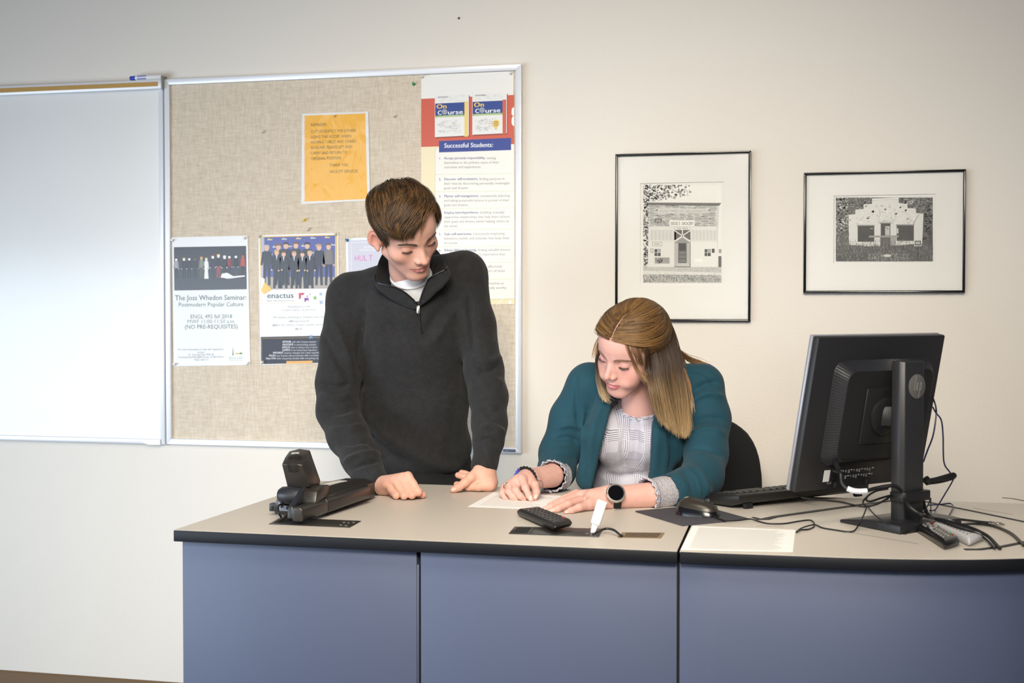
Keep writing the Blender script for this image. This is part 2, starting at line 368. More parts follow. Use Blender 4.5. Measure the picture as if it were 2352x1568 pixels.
for x, y, s_, w_, sz, c_ in [(402, 689.5, 'The Joss Whedon Seminar:', 164, 16.5, (52, 84, 78)), (410, 704, 'Postmodern Popular Culture', 149, 13.5, (86, 112, 104)), (437, 731, 'ENGL 492 fall 2018', 96, 12.5, (104, 122, 118)),
        (430, 742.5, 'MWF 11:00-11:50 a.m.', 110, 12.5, (140, 150, 148)), (424, 755, '(NO PRE-REQUISITES)', 122, 13.5, (92, 112, 108)), (409, 804.5, 'For more information or help with registration,', 105, 6.4, (120, 130, 134)),
        (453, 810.5, 'contact', 17, 6, (120, 130, 134)), (433, 816, 'Dr. Courtney Huse Wika @', 58, 6, (110, 120, 124)), (409, 822, 'Courtney.HuseWika@BHSU.edu or 642-6918 or', 106, 6, (110, 120, 124)), (446, 828, 'Meier Hall 311', 32, 6, (110, 120, 124)),
        (526, 824.5, 'Black Hills', 31, 8, (168, 186, 178)), (527, 828.5, 'State University', 30, 4.6, (176, 192, 184))]:
    P.text(x, y, s_, sz, c_, 1, -.008, w_)
    if y in (704, 755, 828): P.build({704: 'heading', 755: 'course_details', 828: 'contact_note'}[y], t, m_print); P = Print(WM)
P.build('logo_lettering', t, m_print); P = Print(WM)
P.poly([(534, 816), (535.2, 795), (536.4, 816)], (40, 120, 70), 1); P.poly([(538, 812.5), (544, 810), (550, 811), (556, 809.5), (557, 813)], (190, 180, 70), 1); P.poly([(548, 812), (554, 809), (557, 813)], (60, 130, 70), 2)
P.build('logo_mark', t, m_print)
for q, cn in (((397.5, 552), 'top left'), ((563, 547), 'top right'), ((403, 836), 'bottom left'), ((570, 834), 'bottom right')): pin(q[0], q[1], (226, 226, 224), 'clear pin at the %s corner of the seminar poster' % cn, nm='push_pin')

# the student club poster
t = sheet('club_poster', 'student club poster with blue group photograph behind the man in the dark sweater', 'poster', [(593.5, 540), (777, 535), (780, 833), (598, 838)], (240, 240, 242), m_print)
P = Print(WM)
P.poly([(596, 543), (775, 538.5), (775.5, 662), (599, 665)], (232, 190, 92), 0); P.poly([(598.5, 545), (773, 540.5), (774, 662), (600.5, 665)], (84, 92, 158), 1); P.poly([(598.5, 545), (607, 544.5), (609, 664), (600.5, 665)], (176, 180, 190), 2); P.poly([(770, 541), (773, 540.5), (774, 662), (769, 662)], (196, 184, 150), 2)
P.poly([(607, 636), (770, 636), (774, 662), (600.5, 665)], (170, 160, 152), 2)
for i in range(15):
    x = 614 + (i % 5)*33 + (12 if (i // 5) % 2 else 0); y = 549 + (i // 5)*17 - (i % 5)*1.2; P.rect(x, y, x + 12, y + 2.6, (196, 198, 214) if i % 2 else (214, 196, 130), 3, -.02); P.poly([(x + 3, y - 3), (x + 6, y - 1), (x + 3, y)], (228, 204, 90), 3)
sk = (214, 176, 156)
for x, tp_, hr in [(613, 563, (190, 180, 170)), (640, 560, (120, 90, 66)), (657, 557, (60, 46, 40)), (680, 556, (110, 80, 60)), (706, 557, (40, 36, 36)), (733, 561, (182, 148, 104)), (755, 559, (100, 84, 76))]:
    figure(P, x, tp_, 655, sk, hr, (54, 58, 72) if x != 755 else (120, 114, 112), (48, 52, 64), 21, 4)
for x, tp_, hr in [(636, 574, (206, 168, 100)), (652, 577, (110, 80, 60)), (676, 577, (176, 140, 100)), (695, 578, (80, 60, 52)), (712, 576, (206, 172, 116))]:
    figure(P, x, tp_, 662, sk, hr, (46, 50, 62), (42, 46, 58), 20, 9); P.poly([(x - 1.6, tp_ + 13), (x + 1.6, tp_ + 13), (x, tp_ + 24)], (222, 222, 226), 14)
P.poly([(608, 647), (625, 664), (607, 675), (600, 668)], (238, 190, 84), 15); P.poly([(600, 636), (609, 640), (608, 665), (600.5, 666)], (222, 226, 234), 14)
P.build('picture', t, m_gloss)
P = Print(WM)
P.line([(599, 671), (599.5, 697), (740, 695)], .6, (228, 206, 150), 1)
for x, y, s_, w_, sz, c_, b_ in [(613, 684.5, 'enactus', 61, 18, (66, 92, 104), .01), (613, 692.5, 'Black Hills State University', 64, 6.5, (176, 178, 180), 0), (660, 707, 'WEDNESDAYS AT 2PM', 52, 6.4, (172, 174, 176), 0), (647, 714.5, 'STUDENT UNION - TRUMP ROOM', 79, 6.4, (172, 174, 176), 0),
        (627, 731, 'We believe investing in students who have', 122, 7.6, (160, 166, 166), 0), (664, 739.5, 'en', 8, 7.6, (100, 106, 108), .02), (672.5, 739.5, 'trepreneurial', 37, 7.6, (160, 166, 166), 0), (626, 748.5, 'act', 10, 7.6, (90, 96, 98), .02), (636.5, 748.5, 'ion for others creates a better world for', 116, 7.6, (160, 166, 166), 0), (678, 757, 'us', 7, 7.6, (100, 106, 108), .02), (687, 757, 'all.', 8, 7.6, (160, 166, 166), 0)]:
    P.text(x, y, s_, sz, c_, 1, -.01, w_, b_)
P.build('lettering', t, m_print); P = Print(WM)
P.poly([(686, 673), (700, 672), (697, 677), (691, 678), (692, 683), (687, 688)], (204, 96, 112), 1); P.poly([(699, 684), (709, 684), (709, 693), (706, 688), (700, 694)], (140, 84, 168), 1); P.poly([(703, 681), (706, 678), (708, 681)], (140, 84, 168), 1); P.poly([(711, 674), (714, 676), (711, 678)], (160, 110, 180), 1)
P.poly([(719, 679), (723, 682), (727, 678), (726, 685), (728, 689), (723, 686), (720, 689), (721, 684)], (120, 184, 84), 1)
def pinwheel(x, y, r):
    for k in range(4):
        a_ = k*math.pi/2 + .3; P.poly([(x, y), (x + r*math.cos(a_), y + r*math.sin(a_)), (x + r*.6*math.cos(a_ + .9), y + r*.6*math.sin(a_ + .9))], (132, 172, 220), 6)
pinwheel(737, 675, 5); pinwheel(738, 694, 6)
P.build('logo_marks', t, m_print); P = Print(WM)
P.poly([(599, 773.5), (779.5, 770), (780, 832), (599.5, 836)], (62, 66, 78), 1); P.line([(601.5, 834), (601, 777), (778, 774)], .7, (200, 166, 90), 2); P.rect(658, 829, 718, 835.5, (226, 174, 106), 2, -.02)
for x, y, s1, s2, w1, w2 in [(649, 787, 'NETWORK', 'with other business students.', 20, 56), (649, 793.4, 'PARTICIPATE', 'in team-building activities.', 25, 51), (648, 799.6, 'DEVELOP', 'plans to enhance lives of others.', 18.5, 61), (648, 806, 'COMPETE', 'in the United States Exposition.', 19, 60),
        (627, 812.2, 'IMPLEMENT', 'business strategies that create sustainable change.', 24, 100), (618, 818.6, 'POLISH', 'your business style presentation skills in professional settings.', 15, 120), (611, 825, 'Have FUN', 'while sharpening valuable skills and gaining impressive', 22, 112)]:
    P.text(x, y, s1, 6.6, (226, 228, 232), 3, -.008, w1, .015); P.text(x + w1 + 2, y, s2, 6.6, (206, 208, 214), 3, -.008, w2)
pinwheel(714, 773, 7)
P.build('footer_band', t, m_print)
for q, cn in (((597, 543), 'top left'), ((771.5, 538.5), 'top right'), ((604, 832), 'bottom left')): pin(q[0], q[1], (206, 200, 186), 'clear pin at the %s corner of the student club poster' % cn, nm='push_pin')

# the flyer half hidden behind the man
t = sheet('student_flyer', 'pale lilac flyer with pink lettering mostly hidden behind the man', 'flyer', [(794, 547), (902, 543), (906, 690), (797, 694)], (234, 235, 240), m_print)
P = Print(WM); P.poly([(799, 552), (898, 548.5), (901, 684), (802, 688)], (206, 206, 220), 0); P.line([(807, 690), (807, 557), (894, 554)], .9, (236, 236, 242), 1)
P.text(834, 569.5, 'THE INTERNATIONAL', 6.6, (240, 240, 246), 2, -.02, 52, .01); P.text(826, 576.5, 'STUDENTS ORGANIZATION', 6.6, (240, 240, 246), 2, -.02, 64, .01); P.text(814, 599, 'HUL T', 18, (222, 120, 190), 2, -.02, 42)
P.build('lettering', t, m_print)
pin(798, 551.5, (28, 120, 150), 'teal push pin at the corner of the lilac flyer')

# the tall course poster
t = sheet('course_poster', 'tall red and cream student success poster at the right edge of the bulletin board', 'poster', [(967.5, 172.5), (1179.5, 163.5), (1181, 698.5), (967.5, 701)], (236, 234, 230), m_gloss)
P = Print(WM, .0006)
P.poly([(967.5, 227), (1181, 218), (1181, 331), (967.5, 337.5)], (206, 92, 72), 0); P.poly([(967.5, 337.5), (1181, 331), (1182, 698.5), (967.5, 701)], (240, 226, 190), 0)
P.poly([(998.5, 345), (1003, 340), (1181, 331), (1182, 686), (998.5, 690)], (240, 237, 230), 1); P.line([(1003, 340), (999.5, 346), (998.5, 690), (1182, 686)], .8, (186, 196, 140), 2)
P.poly([(1175, 262), (1175.5, 250), (1179, 246.5), (1181, 246.5), (1181, 266), (1178, 266)], (244, 242, 240), 1); P.poly([(1175, 282), (1175.5, 272), (1178, 267), (1181, 267), (1181, 290), (1177.5, 288)], (244, 242, 240), 1)
for x0, y0, x1, y1, sl, bar in ((999, 220, 1077, 315, -.05, (236, 206, 120)), (1085, 216, 1164.5, 309.5, -.045, (206, 96, 76))):
    P.rect(x0 + 2, y0 + 3, x1 + 2, y1 + 3, (150, 70, 60), 2, sl); P.rect(x0, y0, x1, y1, (232, 231, 228), 3, sl); P.rect(x1 - 10, y0 + 13, x1 - 1.5, y1 - 1, bar, 5, sl)
    P.rect(x0 + .8, y0 + 18, x1 - 10, y0 + 46, (40, 68, 140), 5, sl); P.rect(x0 + .8, y0 + 46, x1 - 10, y0 + 50, (150, 178, 96), 5, sl)
    for k in range(70):
        a_ = RNG.uniform(0, math.pi); l_ = RNG.uniform(4, 16); x = RNG.uniform(x0 + 9, x1 - 20); y = RNG.uniform(y0 + 58, y1 - 8); dx, dy = math.cos(a_)*l_/2, math.sin(a_)*l_/2*.5
        c_ = [(188, 186, 184), (170, 176, 190), (206, 190, 150), (150, 160, 186)][int(RNG.integers(4))]; P.line([(x - dx, y - dy - .045*(x - x0)), (x + dx, y + dy - .045*(x - x0))], .5, c_, 4)
    for k in range(26):
        x = RNG.uniform(x0 + 6, x1 - 12); y = RNG.uniform(y0 + 2, y0 + 15); P.line([(x - 4, y - .045*(x - x0)), (x + 4, y + RNG.uniform(-3, 3) - .045*(x - x0))], .4, (200, 198, 196), 4)
    P.text(x0 + 3, y0 + 30, 'On', 15, (240, 204, 84), 7, sl, 23, .03); P.text(x0 + 6, y0 + 44, 'C', 14.5, (244, 244, 246), 7, sl, 9, .02); P.text(x0 + 29, y0 + 43.2, 'urse', 14.5, (244, 244, 246), 7, sl, 35, .02)
    P.disc(x0 + 22.5, y0 + 37, 6.2, (176, 178, 184), 7, 16); P.disc(x0 + 22.5, y0 + 37, 4.2, (120, 130, 160), 8, 14); P.disc(x0 + 22.5, y0 + 37, 2.2, (206, 208, 212), 9, 10); P.line([(x0 + 20, y0 + 38.5), (x0 + 25, y0 + 35.5)], .8, (80, 90, 130), 10)
    P.text(x0 + 7, y0 + 5, 'SKIP DOWNING', 4.2, (80, 84, 130), 7, sl, 24, .01); P.rect(x0 + 6, y0 + 47.2, x1 - 14, y0 + 48.4, (206, 220, 176), 6, sl)
P.poly([(1138.5, 299), (1131, 284), (1134, 277), (1140, 275), (1146, 277), (1148, 283)], (236, 200, 96), 8)
for k in range(3): P.rect(1134.5, 279 + k*4, 1144.5, 280.8 + k*4, (150, 130, 90), 9)
P.poly([(1008.5, 324), (1174, 316.5), (1174, 344.5), (1008.5, 350)], (52, 70, 146), 3); P.text(1020, 339.5, 'Successful Students:', 15, (236, 236, 244), 6, -.02, 112, .02)
BL = (88, 92, 150); GR = (138, 136, 136)
def item(n, x, y, bold, wb_, rest, wr, more):
    P.text(1008, y + .5, n, 7.8, BL, 3, -.012, 5.5, .012); P.text(x, y, bold, 8.2, BL, 3, -.012, wb_, .012); P.text(x + wb_ + 3, y - .5, rest, 8.2, GR, 3, -.012, wr)
    for k, (s_, w_) in enumerate(more): P.text(x, y + 10.2*(k + 1), s_, 8.2, GR, 3, -.008, w_)
item('1.', 1020, 366, 'Accept personal responsibility,', 95, 'seeing', 21, [('themselves as the primary cause of their', 126), ('outcomes and experiences.', 85)])
item('2.', 1020, 414, 'Discover self-motivation,', 78, 'finding purpose in', 58, [('their lives by discovering personally meaningful', 150), ('goals and dreams.', 56)])
item('3.', 1020, 453, 'Master self-management,', 80, 'consistently planning', 68, [('and taking purposeful actions in pursuit of their', 150), ('goals and dreams.', 56)])
item('4.', 1020, 491, 'Employ interdependence,', 80, 'building mutually', 56, [('supportive relationships that help them achieve', 151), ('their goals and dreams (while helping others do', 150), ('the same).', 32)])
item('5.', 1020, 540, 'Gain self-awareness,', 64, 'consciously employing', 72, [('behaviors, beliefs, and attitudes that keep them', 150), ('on course.', 32)])
item('6.', 1020, 577, 'Adopt lifelong learning,', 75, 'finding valuable lessons', 74, [('and wisdom in nearly every experience they', 140), ('have.', 18)])
item('7.', 1020, 615, 'Develop emotional intelligence,', 97, 'effectively', 34, [('managing emotions in support of their', 141), ('goals and dreams.', 56)])
item('8.', 1020, 654, 'Believe in themselves,', 70, 'seeing themselves as', 64, [('capable, lovable and unconditionally worthy', 143), ('human beings.', 44)])
for y in (399, 439, 477.5, 526.5, 565.5, 602.5, 641): P.line([(999, y + 1.5), (1181, y - .5)], .8, (206, 214, 168), 2)
P.line([(1140, 700), (1152, 687)], 1.6, (246, 242, 232), 2); P.line([(1146, 700), (1156, 687)], .8, (246, 242, 232), 2); P.disc(1171.5, 694, 4, (248, 246, 240), 2)
P.build('printing', t, m_gloss)
for q, cn in (((970.5, 177), 'left'), ((1174, 169), 'right')): pin(q[0], q[1], (220, 216, 206), 'clear pin at the top %s corner of the tall course poster' % cn, nm='push_pin')
pin(951, 193.5, (24, 140, 70), 'green push pin beside the top of the tall poster', YF); pin(605, 303, (214, 208, 198), 'white push pin left of the amber notice', YF); pin(907, 268, (206, 196, 180), 'cream push pin right of the amber notice', YF, r=.004)
pin(700, 505, (232, 196, 60), 'yellow push pin below the amber notice', YF); pin(709, 527, (200, 196, 186), 'clear push pin just above the student club poster', YF)

# ---------------------------------------------------------------- framed black and white photographs
m_blk = material('black_metal_frame', (16, 16, 18), .22, .4, coat=.3); m_mat = material('white_mat_board', (228, 227, 224), .8)
def glass_mat():
    m = bpy.data.materials.new('picture_glazing'); m.use_nodes = True; N = m.node_tree.nodes; L = m.node_tree.links; N.clear()
    o = N.new('ShaderNodeOutputMaterial'); mx = N.new('ShaderNodeMixShader'); tr = N.new('ShaderNodeBsdfTransparent'); g = N.new('ShaderNodeBsdfGlossy'); f = N.new('ShaderNodeFresnel')
    f.inputs[0].default_value = 1.30; g.inputs['Roughness'].default_value = .08
    L.new(f.outputs[0], mx.inputs[0]); L.new(tr.outputs[0], mx.inputs[1]); L.new(g.outputs[0], mx.inputs[2]); L.new(mx.outputs[0], o.inputs[0]); return m
m_glz = glass_mat()
def picture_frame(label, quad, inner, draw):
    YP = -.020; q = [at_y(x, y, YP) for x, y in quad]
    x0 = (q[0][0] + q[3][0]) / 2; x1 = (q[1][0] + q[2][0]) / 2; zt = (q[0][2] + q[1][2]) / 2; zb = (q[2][2] + q[3][2]) / 2
    t = thing('framed_photograph', label, 'picture', ((x0 + x1) / 2, YP, zb)); wd = .0075
    for A, B, nn in (((x0, zt), (x1, zt), (0, -1)), ((x1, zb), (x0, zb), (0, 1)), ((x0, zb), (x0, zt), (1, 0)), ((x1, zt), (x1, zb), (-1, 0))):
        d = np.array(B) - np.array(A); d = d / np.linalg.norm(d); n_ = np.array(nn); Q = [A, B, tuple(np.array(B) + n_*wd - d*wd), tuple(np.array(A) + n_*wd + d*wd)]
        MB().prism([(x, YP, z) for x, z in Q], [(x, -.002, z) for x, z in Q]).build('frame_bar', m_blk, t, .0018)
    YM = -.011; i = [at_y(x, y, YM) for x, y in inner]; a0, a1 = (i[0][0] + i[3][0]) / 2, (i[1][0] + i[2][0]) / 2; b1, b0 = (i[0][2] + i[1][2]) / 2, (i[2][2] + i[3][2]) / 2
    mat = MB()
    for lo, hi in (((x0 + .004, YM, zb + .004), (a0, -.007, zt - .004)), ((a1, YM, zb + .004), (x1 - .004, -.007, zt - .004)), ((a0, YM, zb + .004), (a1, -.007, b0)), ((a0, YM, b1), (a1, -.007, zt - .004))): mat.box(lo, hi)
    mat.build('mat_board', m_mat, t)
    MB().box((x0 + .004, -.0068, zb + .004), (x1 - .004, -.003, zt - .004)).build('backing', m_mat, t)
    P = Print(wall_map(-.0068), .0002); draw(P); P.build('photograph', t, material('silver_print', (255, 255, 255), .4, attr='Col'))
    MB().box((x0 + .005, -.0150, zb + .005), (x1 - .005, -.0135, zt - .005)).build('glazing', m_glz, t)
def g_(v): return (v, v, int(v*.985))
def foliage(P, x0, y0, x1, y1, n, lo, hi, layer, sz=3.0, seed=1, mask=None):
    R_ = np.random.default_rng(seed)
    for k in range(n):
        x, y = R_.uniform(x0, x1), R_.uniform(y0, y1)
        if mask and not mask(x, y): continue
        a_ = R_.uniform(0, 6.3); r_ = sz*R_.uniform(.4, 1.1); P.poly([(min(max(x + r_*math.cos(a_ + j), x0), x1), min(max(y + r_*math.sin(a_ + j)*.8, y0), y1)) for j in (0, 1.7, 3.5, 4.9)], g_(int(R_.uniform(lo, hi))), layer + (k % 3))
def grass(P, x0, y0, x1, y1, n, lo, hi, layer, h=7, seed=2):
    R_ = np.random.default_rng(seed)
    for k in range(n):
        x, y = R_.uniform(x0, x1), R_.uniform(y0 + h*.5, y1); l_ = h*R_.uniform(.4, 1.1); dx = R_.uniform(-.5, .5)*l_; P.poly([(x - .5, y), (x + .6, y), (min(max(x + dx, x0), x1), max(y - l_, y0))], g_(int(R_.uniform(lo, hi))), layer + (k % 3))
def grocery(P):
    X0, Y0, X1, Y1 = 1477.5, 424, 1657, 649
    P.rect(X0, Y0, X1, Y1, g_(226), 0)
    foliage(P, X0, Y0, 1588, 466, 520, 50, 190, 1, 3.2, 3, lambda x, y: y < 466 - (x - X0)*.16 and RNG.random() < 1 - (x - X0)/150)
    foliage(P, X0, 466, 1492, 612, 330, 60, 200, 1, 3.2, 4)
    P.poly([(1490, 466), (1652, 468), (1646, 615), (1488, 612)], g_(200), 4)                       # facade
    P.poly([(1486, 465), (1657, 466), (1652, 472), (1490, 471)], g_(92), 6)                        # cornice
    R_ = np.random.default_rng(9)
    for k in range(25):                                                                            # weathered clapboards
        y = 471 + k*1.95
        for j in range(9):
            x = 1491 + j*17.4 + R_.uniform(-3, 3); P.rect(x, y, min(x + R_.uniform(10, 20), 1648), y + 1.3, g_(int(R_.uniform(118, 186))), 6, .002)
    P.rect(1511, 478.5, 1626, 490, g_(205), 8, .002); P.text(1514, 488, 'SIGNS TIMES OF GROOVINGTS', 9.5, g_(150), 10, .002, 109)
    P.rect(1504, 502, 1520, 511, g_(80), 8); P.rect(1506, 504, 1518, 509.5, g_(150), 9)
    P.rect(1538, 505.5, 1595.5, 519, g_(232), 8); P.text(1540.5, 516.5, "SEIDEL'S  GROCERY", 10.5, g_(70), 10, 0, 53, .008); P.rect(1552, 521, 1582.5, 527.5, g_(228), 8); P.text(1555, 526.5, 'POST OFFICE', 6, g_(80), 10, 0, 25, .01)
    P.rect(1490, 520, 1549, 553, g_(214), 8); P.rect(1585, 520, 1646, 553, g_(216), 8)
    for k in range(7): P.rect(1494 + k*8.6, 528, 1501 + k*8.6, 551, g_(196), 9); P.rect(1589 + k*8.2, 528, 1595.6 + k*8.2, 551, g_(200), 9)
    P.rect(1489, 554, 1549, 613, g_(216), 8); P.rect(1585, 554, 1647, 613, g_(222), 8)
    P.poly([(1549, 528), (1586, 528), (1586, 552), (1567, 542), (1549, 554)], g_(86), 9); P.rect(1549, 554, 1586, 612, g_(176), 8); P.poly([(1551, 556), (1567.5, 545), (1583, 556), (1583, 558), (1551, 558)], g_(140), 10)
    for a_, b_ in (((1549, 529), (1586, 554)), ((1586, 529), (1549, 554)), ((1567.5, 528), (1567.5, 542))): P.line([a_, b_], 2, g_(236), 12)
    P.rect(1558, 558, 1577, 604, g_(78), 11); P.rect(1560, 560, 1575, 575, g_(52), 12); 
    for k in range(3): P.rect(1560, 577 + k*9, 1575, 584 + k*9, g_(112), 12)
    P.poly([(1549, 612), (1558, 604), (1578, 604), (1586, 612)], g_(190), 11); P.line([(1549, 612), (1586, 612.5)], 1.4, g_(90), 12)
    P.rect(1498, 556, 1521, 565, g_(120), 10); P.rect(1499, 557, 1520, 564, g_(226), 11); P.rect(1502, 559.5, 1517, 561.5, g_(130), 12)
    P.rect(1494, 571, 1501, 580, g_(120), 10); P.rect(1495, 572, 1500, 579, g_(206), 11)
    for x in (1503.5, 1618.5):
        P.rect(x, 572, x + 14, 588, g_(60), 10); P.rect(x + 6.3, 572, x + 7.3, 588, g_(220), 12); P.rect(x, 579.5, x + 14, 580.4, g_(220), 12); P.rect(x + 8, 573, x + 13, 579, g_(170), 11)
    P.rect(1635, 571, 1641.5, 580.5, g_(60), 10); P.rect(1504, 591, 1538, 605, g_(150), 10); foliage(P, 1505, 592, 1523, 604, 60, 30, 200, 11, 1.8, 8)
    P.rect(1595, 594, 1613, 602, g_(232), 10); P.rect(1651, 572, X1, 581, g_(150), 7); P.rect(1650, 588, X1, 613, g_(90), 7)
    P.poly([(X0, 610), (1549, 613), (X1, 612), (X1, Y1), (X0, Y1)], g_(188), 5)
    grass(P, X0, 612, X1, 634, 260, 100, 225, 6, 3.5, 5); grass(P, X0, 630, X1, Y1, 900, 60, 180, 9, 4, 6); P.poly([(X0, 621), (X1, 626), (X1, 633), (X0, 629)], g_(214), 8)
picture_frame('framed upright photograph of a wooden grocery storefront above the seated woman', [(1414, 353), (1726, 346), (1722.5, 738), (1411.5, 738)], [(1471, 420), (1663, 418), (1661, 654.5), (1470, 655)], grocery)
def ruin(P):
    X0, Y0, X1, Y1 = 1920, 453.5, 2142.5, 600
    P.rect(X0, Y0, X1, Y1, g_(70), 0); foliage(P, X0, Y0, 2002, 533, 900, 20, 150, 1, 3.0, 11); foliage(P, X0, Y0, 1948, 533, 110, 170, 225, 2, 2.2, 12); foliage(P, 2066, Y0, X1, 500, 500, 25, 140, 1, 3.0, 13); foliage(P, 2110, 490, X1, 560, 400, 25, 90, 1, 3, 14); foliage(P, 2072, Y0, 2100, 470, 30, 170, 220, 3, 2, 15)
    P.poly([(1949, 493), (1964.5, 491.5), (1964.5, 481), (1983.5, 480), (1983.5, 469), (2003, 468), (2003, 459), (2064, 457), (2064.5, 466), (2084, 469), (2084.5, 478), (2103.5, 478.5), (2104, 489.5), (2121, 490.5), (2118, 566), (1949.5, 570)], g_(206), 5)
    P.poly([(2003, 459), (2003, 456), (2064, 454), (2064.5, 457.5)], g_(224), 6); P.line([(2003, 459.5), (2064, 457.5)], .7, g_(120), 7)
    foliage(P, 1950, 470, 2120, 515, 170, 180, 222, 6, 4, 16, lambda x, y: abs(x - 2034) < 70 - (500 - y)*.9)
    P.rect(1970, 519, 2008, 555, g_(18), 8); P.rect(2059.5, 517.5, 2099, 553, g_(16), 8); P.rect(2023, 513, 2045, 541, g_(22), 8); P.rect(2033, 519, 2043.5, 540, g_(176), 9); P.line([(2033, 520), (2041, 527)], 1.2, g_(60), 10); P.rect(1999, 524, 2005, 525.5, g_(190), 9); P.rect(2060, 524, 2063.5, 536, g_(190), 9)
    for r_ in ((1968, 516.5, 2009, 519), (2058, 515.3, 2100, 517.8), (2021, 511, 2046, 513.4)): P.rect(*r_, g_(120), 9)
    P.poly([(2030, 479.5), (2036, 479), (2034.5, 484)], g_(50), 8); P.line([(2111, 493), (2104, 502), (2099, 513), (2098, 519)], 1, g_(70), 8); P.line([(2018, 478), (2022, 492), (2016, 515)], .5, g_(150), 8); P.line([(1950, 504), (1955, 506)], 1.2, g_(70), 8)
    P.poly([(1996, 541), (2064, 540.5), (2064, 544.5), (1996, 545.5)], g_(140), 12); P.rect(2022, 545, 2045, 568, g_(70), 8); P.rect(2045, 545, 2058, 566, g_(150), 8)
    P.poly([(X0, 556), (1950, 562), (1990, 566), (2060, 564), (2120, 558), (X1, 560), (X1, Y1), (X0, Y1)], g_(66), 9)
    grass(P, X0, 530, 1950, 575, 240, 60, 170, 10, 9, 20); grass(P, 1950, 548, 2122, 572, 160, 60, 150, 10, 9, 21); grass(P, X0, 560, X1, Y1, 1500, 30, 150, 12, 8, 22); grass(P, 1995, 580, 2090, Y1, 260, 100, 190, 14, 6, 23); P.disc(2038, 587, 9, g_(196), 17, 10, 3.4)
    P.rect(2099.5, 551, 2117, 565, g_(210), 16); P.rect(2101, 552.5, 2115.5, 563.5, g_(70), 17); P.rect(2103, 555, 2113.5, 561, g_(170), 18); P.line([(2107.5, 565), (2107, 598)], 1.2, g_(20), 16)
picture_frame('framed wide photograph of a ruined stepped white facade on the right', [(1846, 396), (2218.5, 388.5), (2217, 673), (1845.5, 672.5)], [(1914.5, 448.5), (2148.5, 446), (2148.5, 605.5), (1914.5, 606)], ruin)
# ---------------------------------------------------------------- the desk: two worktops on cabinets
ZD = 0.88; TH = 0.025
m_lam_top = material('beige_laminate', (204, 196, 186), .42, vary=(420, .05), bump=(500, .05), spec=.4)
m_edge = material('black_edge_band', (20, 22, 28), .5, spec=.25)
m_cab = material('blue_grey_laminate', (76, 85, 112), .5, vary=(700, .06), bump=(600, .05))
m_black = material('black_plastic', (26, 26, 28), .42, bump=(900, .05)); m_gblack = material('gloss_black', (12, 12, 14), .15)
m_dark = material('dark_cavity', (14, 13, 12), .8)
def dz(px, py, z=ZD): return at_z(px, py, z)
DX0 = -1.413; DYF = -1.540; DYB = -0.690
sa = dz(1557, 1265.5)[:2]; sdir = (dz(1583, 1208)[:2] - sa); sdir = sdir / np.linalg.norm(sdir); sb = sa + sdir * ((DYB - sa[1]) / sdir[1])
wt = thing('worktop', 'long beige laminate worktop with black edge in front of the two people', 'desk top', (DX0, DYF, ZD - TH))
left = [(DX0, DYF), (sa[0] - .001, DYF), (sb[0] - .001, DYB), (DX0, DYB)]
MB().slab(left, ZD - TH, ZD - .0008).build('edge_band', m_edge, wt, .002)
def inset(poly, d):
    c = np.mean(poly, 0); return [tuple(np.array(p) + (c - np.array(p)) / np.linalg.norm(c - np.array(p)) * d) for p in poly]
MB().slab([(DX0 + .0015, DYF + .0015), (sa[0] - .002, DYF + .0015), (sb[0] - .002, DYB - .0015), (DX0 + .0015, DYB - .0015)], ZD - .003, ZD).build('laminate_top', m_lam_top, wt)
wr = thing('corner_worktop', 'curved beige corner worktop carrying the monitor at right', 'desk top', (0.1, DYF, ZD - TH))
fr = [tuple(dz(*p)[:2]) for p in ((1562, 1265.5), (1650, 1269), (1747, 1272.4), (1820, 1275), (1885, 1277.5), (1960, 1280), (2058, 1282.5), (2140, 1283.5), (2230, 1283.6), (2300, 1282.5), (2352, 1281))]
ex = [(.40, -1.405), (.50, -1.32), (.58, -1.21), (.64, -1.08), (.67, -.92), (.68, -.69)]
right = [(sa[0] + .0035, fr[0][1])] + fr[1:] + ex + [(sb[0] + .0035, DYB)]
MB().slab(right, ZD - TH, ZD - .0008).build('edge_band', m_edge, wr, .002)
MB().slab([(x * .998 + .0004, y * .999 - .0004) if i else (x, y + .0012) for i, (x, y) in enumerate(right)], ZD - .003, ZD).build('laminate_top', m_lam_top, wr)
def strip(pts, w, nm, par, h=.0012, mat=m_edge):
    P = np.array([dz(*p)[:2] for p in pts]); w = np.broadcast_to(w, (len(P),)); T = np.gradient(P, axis=0); T /= np.linalg.norm(T, axis=1)[:, None]; Nn = np.stack([-T[:, 1], T[:, 0]], 1)
    mb = MB()
    for i in range(len(P) - 1):
        q = [P[i] - Nn[i]*w[i]/2, P[i+1] - Nn[i+1]*w[i+1]/2, P[i+1] + Nn[i+1]*w[i+1]/2, P[i] + Nn[i]*w[i]/2]; mb.slab([tuple(a) for a in q], ZD - .002, ZD + h)
    return mb.build(nm, mat, par)
strip([(1729, 1188), (1745, 1193), (1758, 1192.5), (1780, 1187), (1900, 1170), (2000, 1156), (2090, 1144.5)], [.006, .016, .022, .017, .016, .014, .012], 'insert_edge', wr)
strip([(2090, 1144.5), (2130, 1153), (2230, 1173), (2360, 1200), (2400, 1208)], .010, 'insert_edge', wr)
strip([(1935, 1219.5), (2020, 1234), (2110, 1249)], .0018, 'insert_seam', wr, .0004, material('seam_grey', (96, 90, 88), .7))
strip([(2215, 1262), (2250, 1262), (2300, 1256), (2360, 1244)], .013, 'insert_edge', wr)
m_scr = material('scratch_grey', (132, 124, 114), .8)
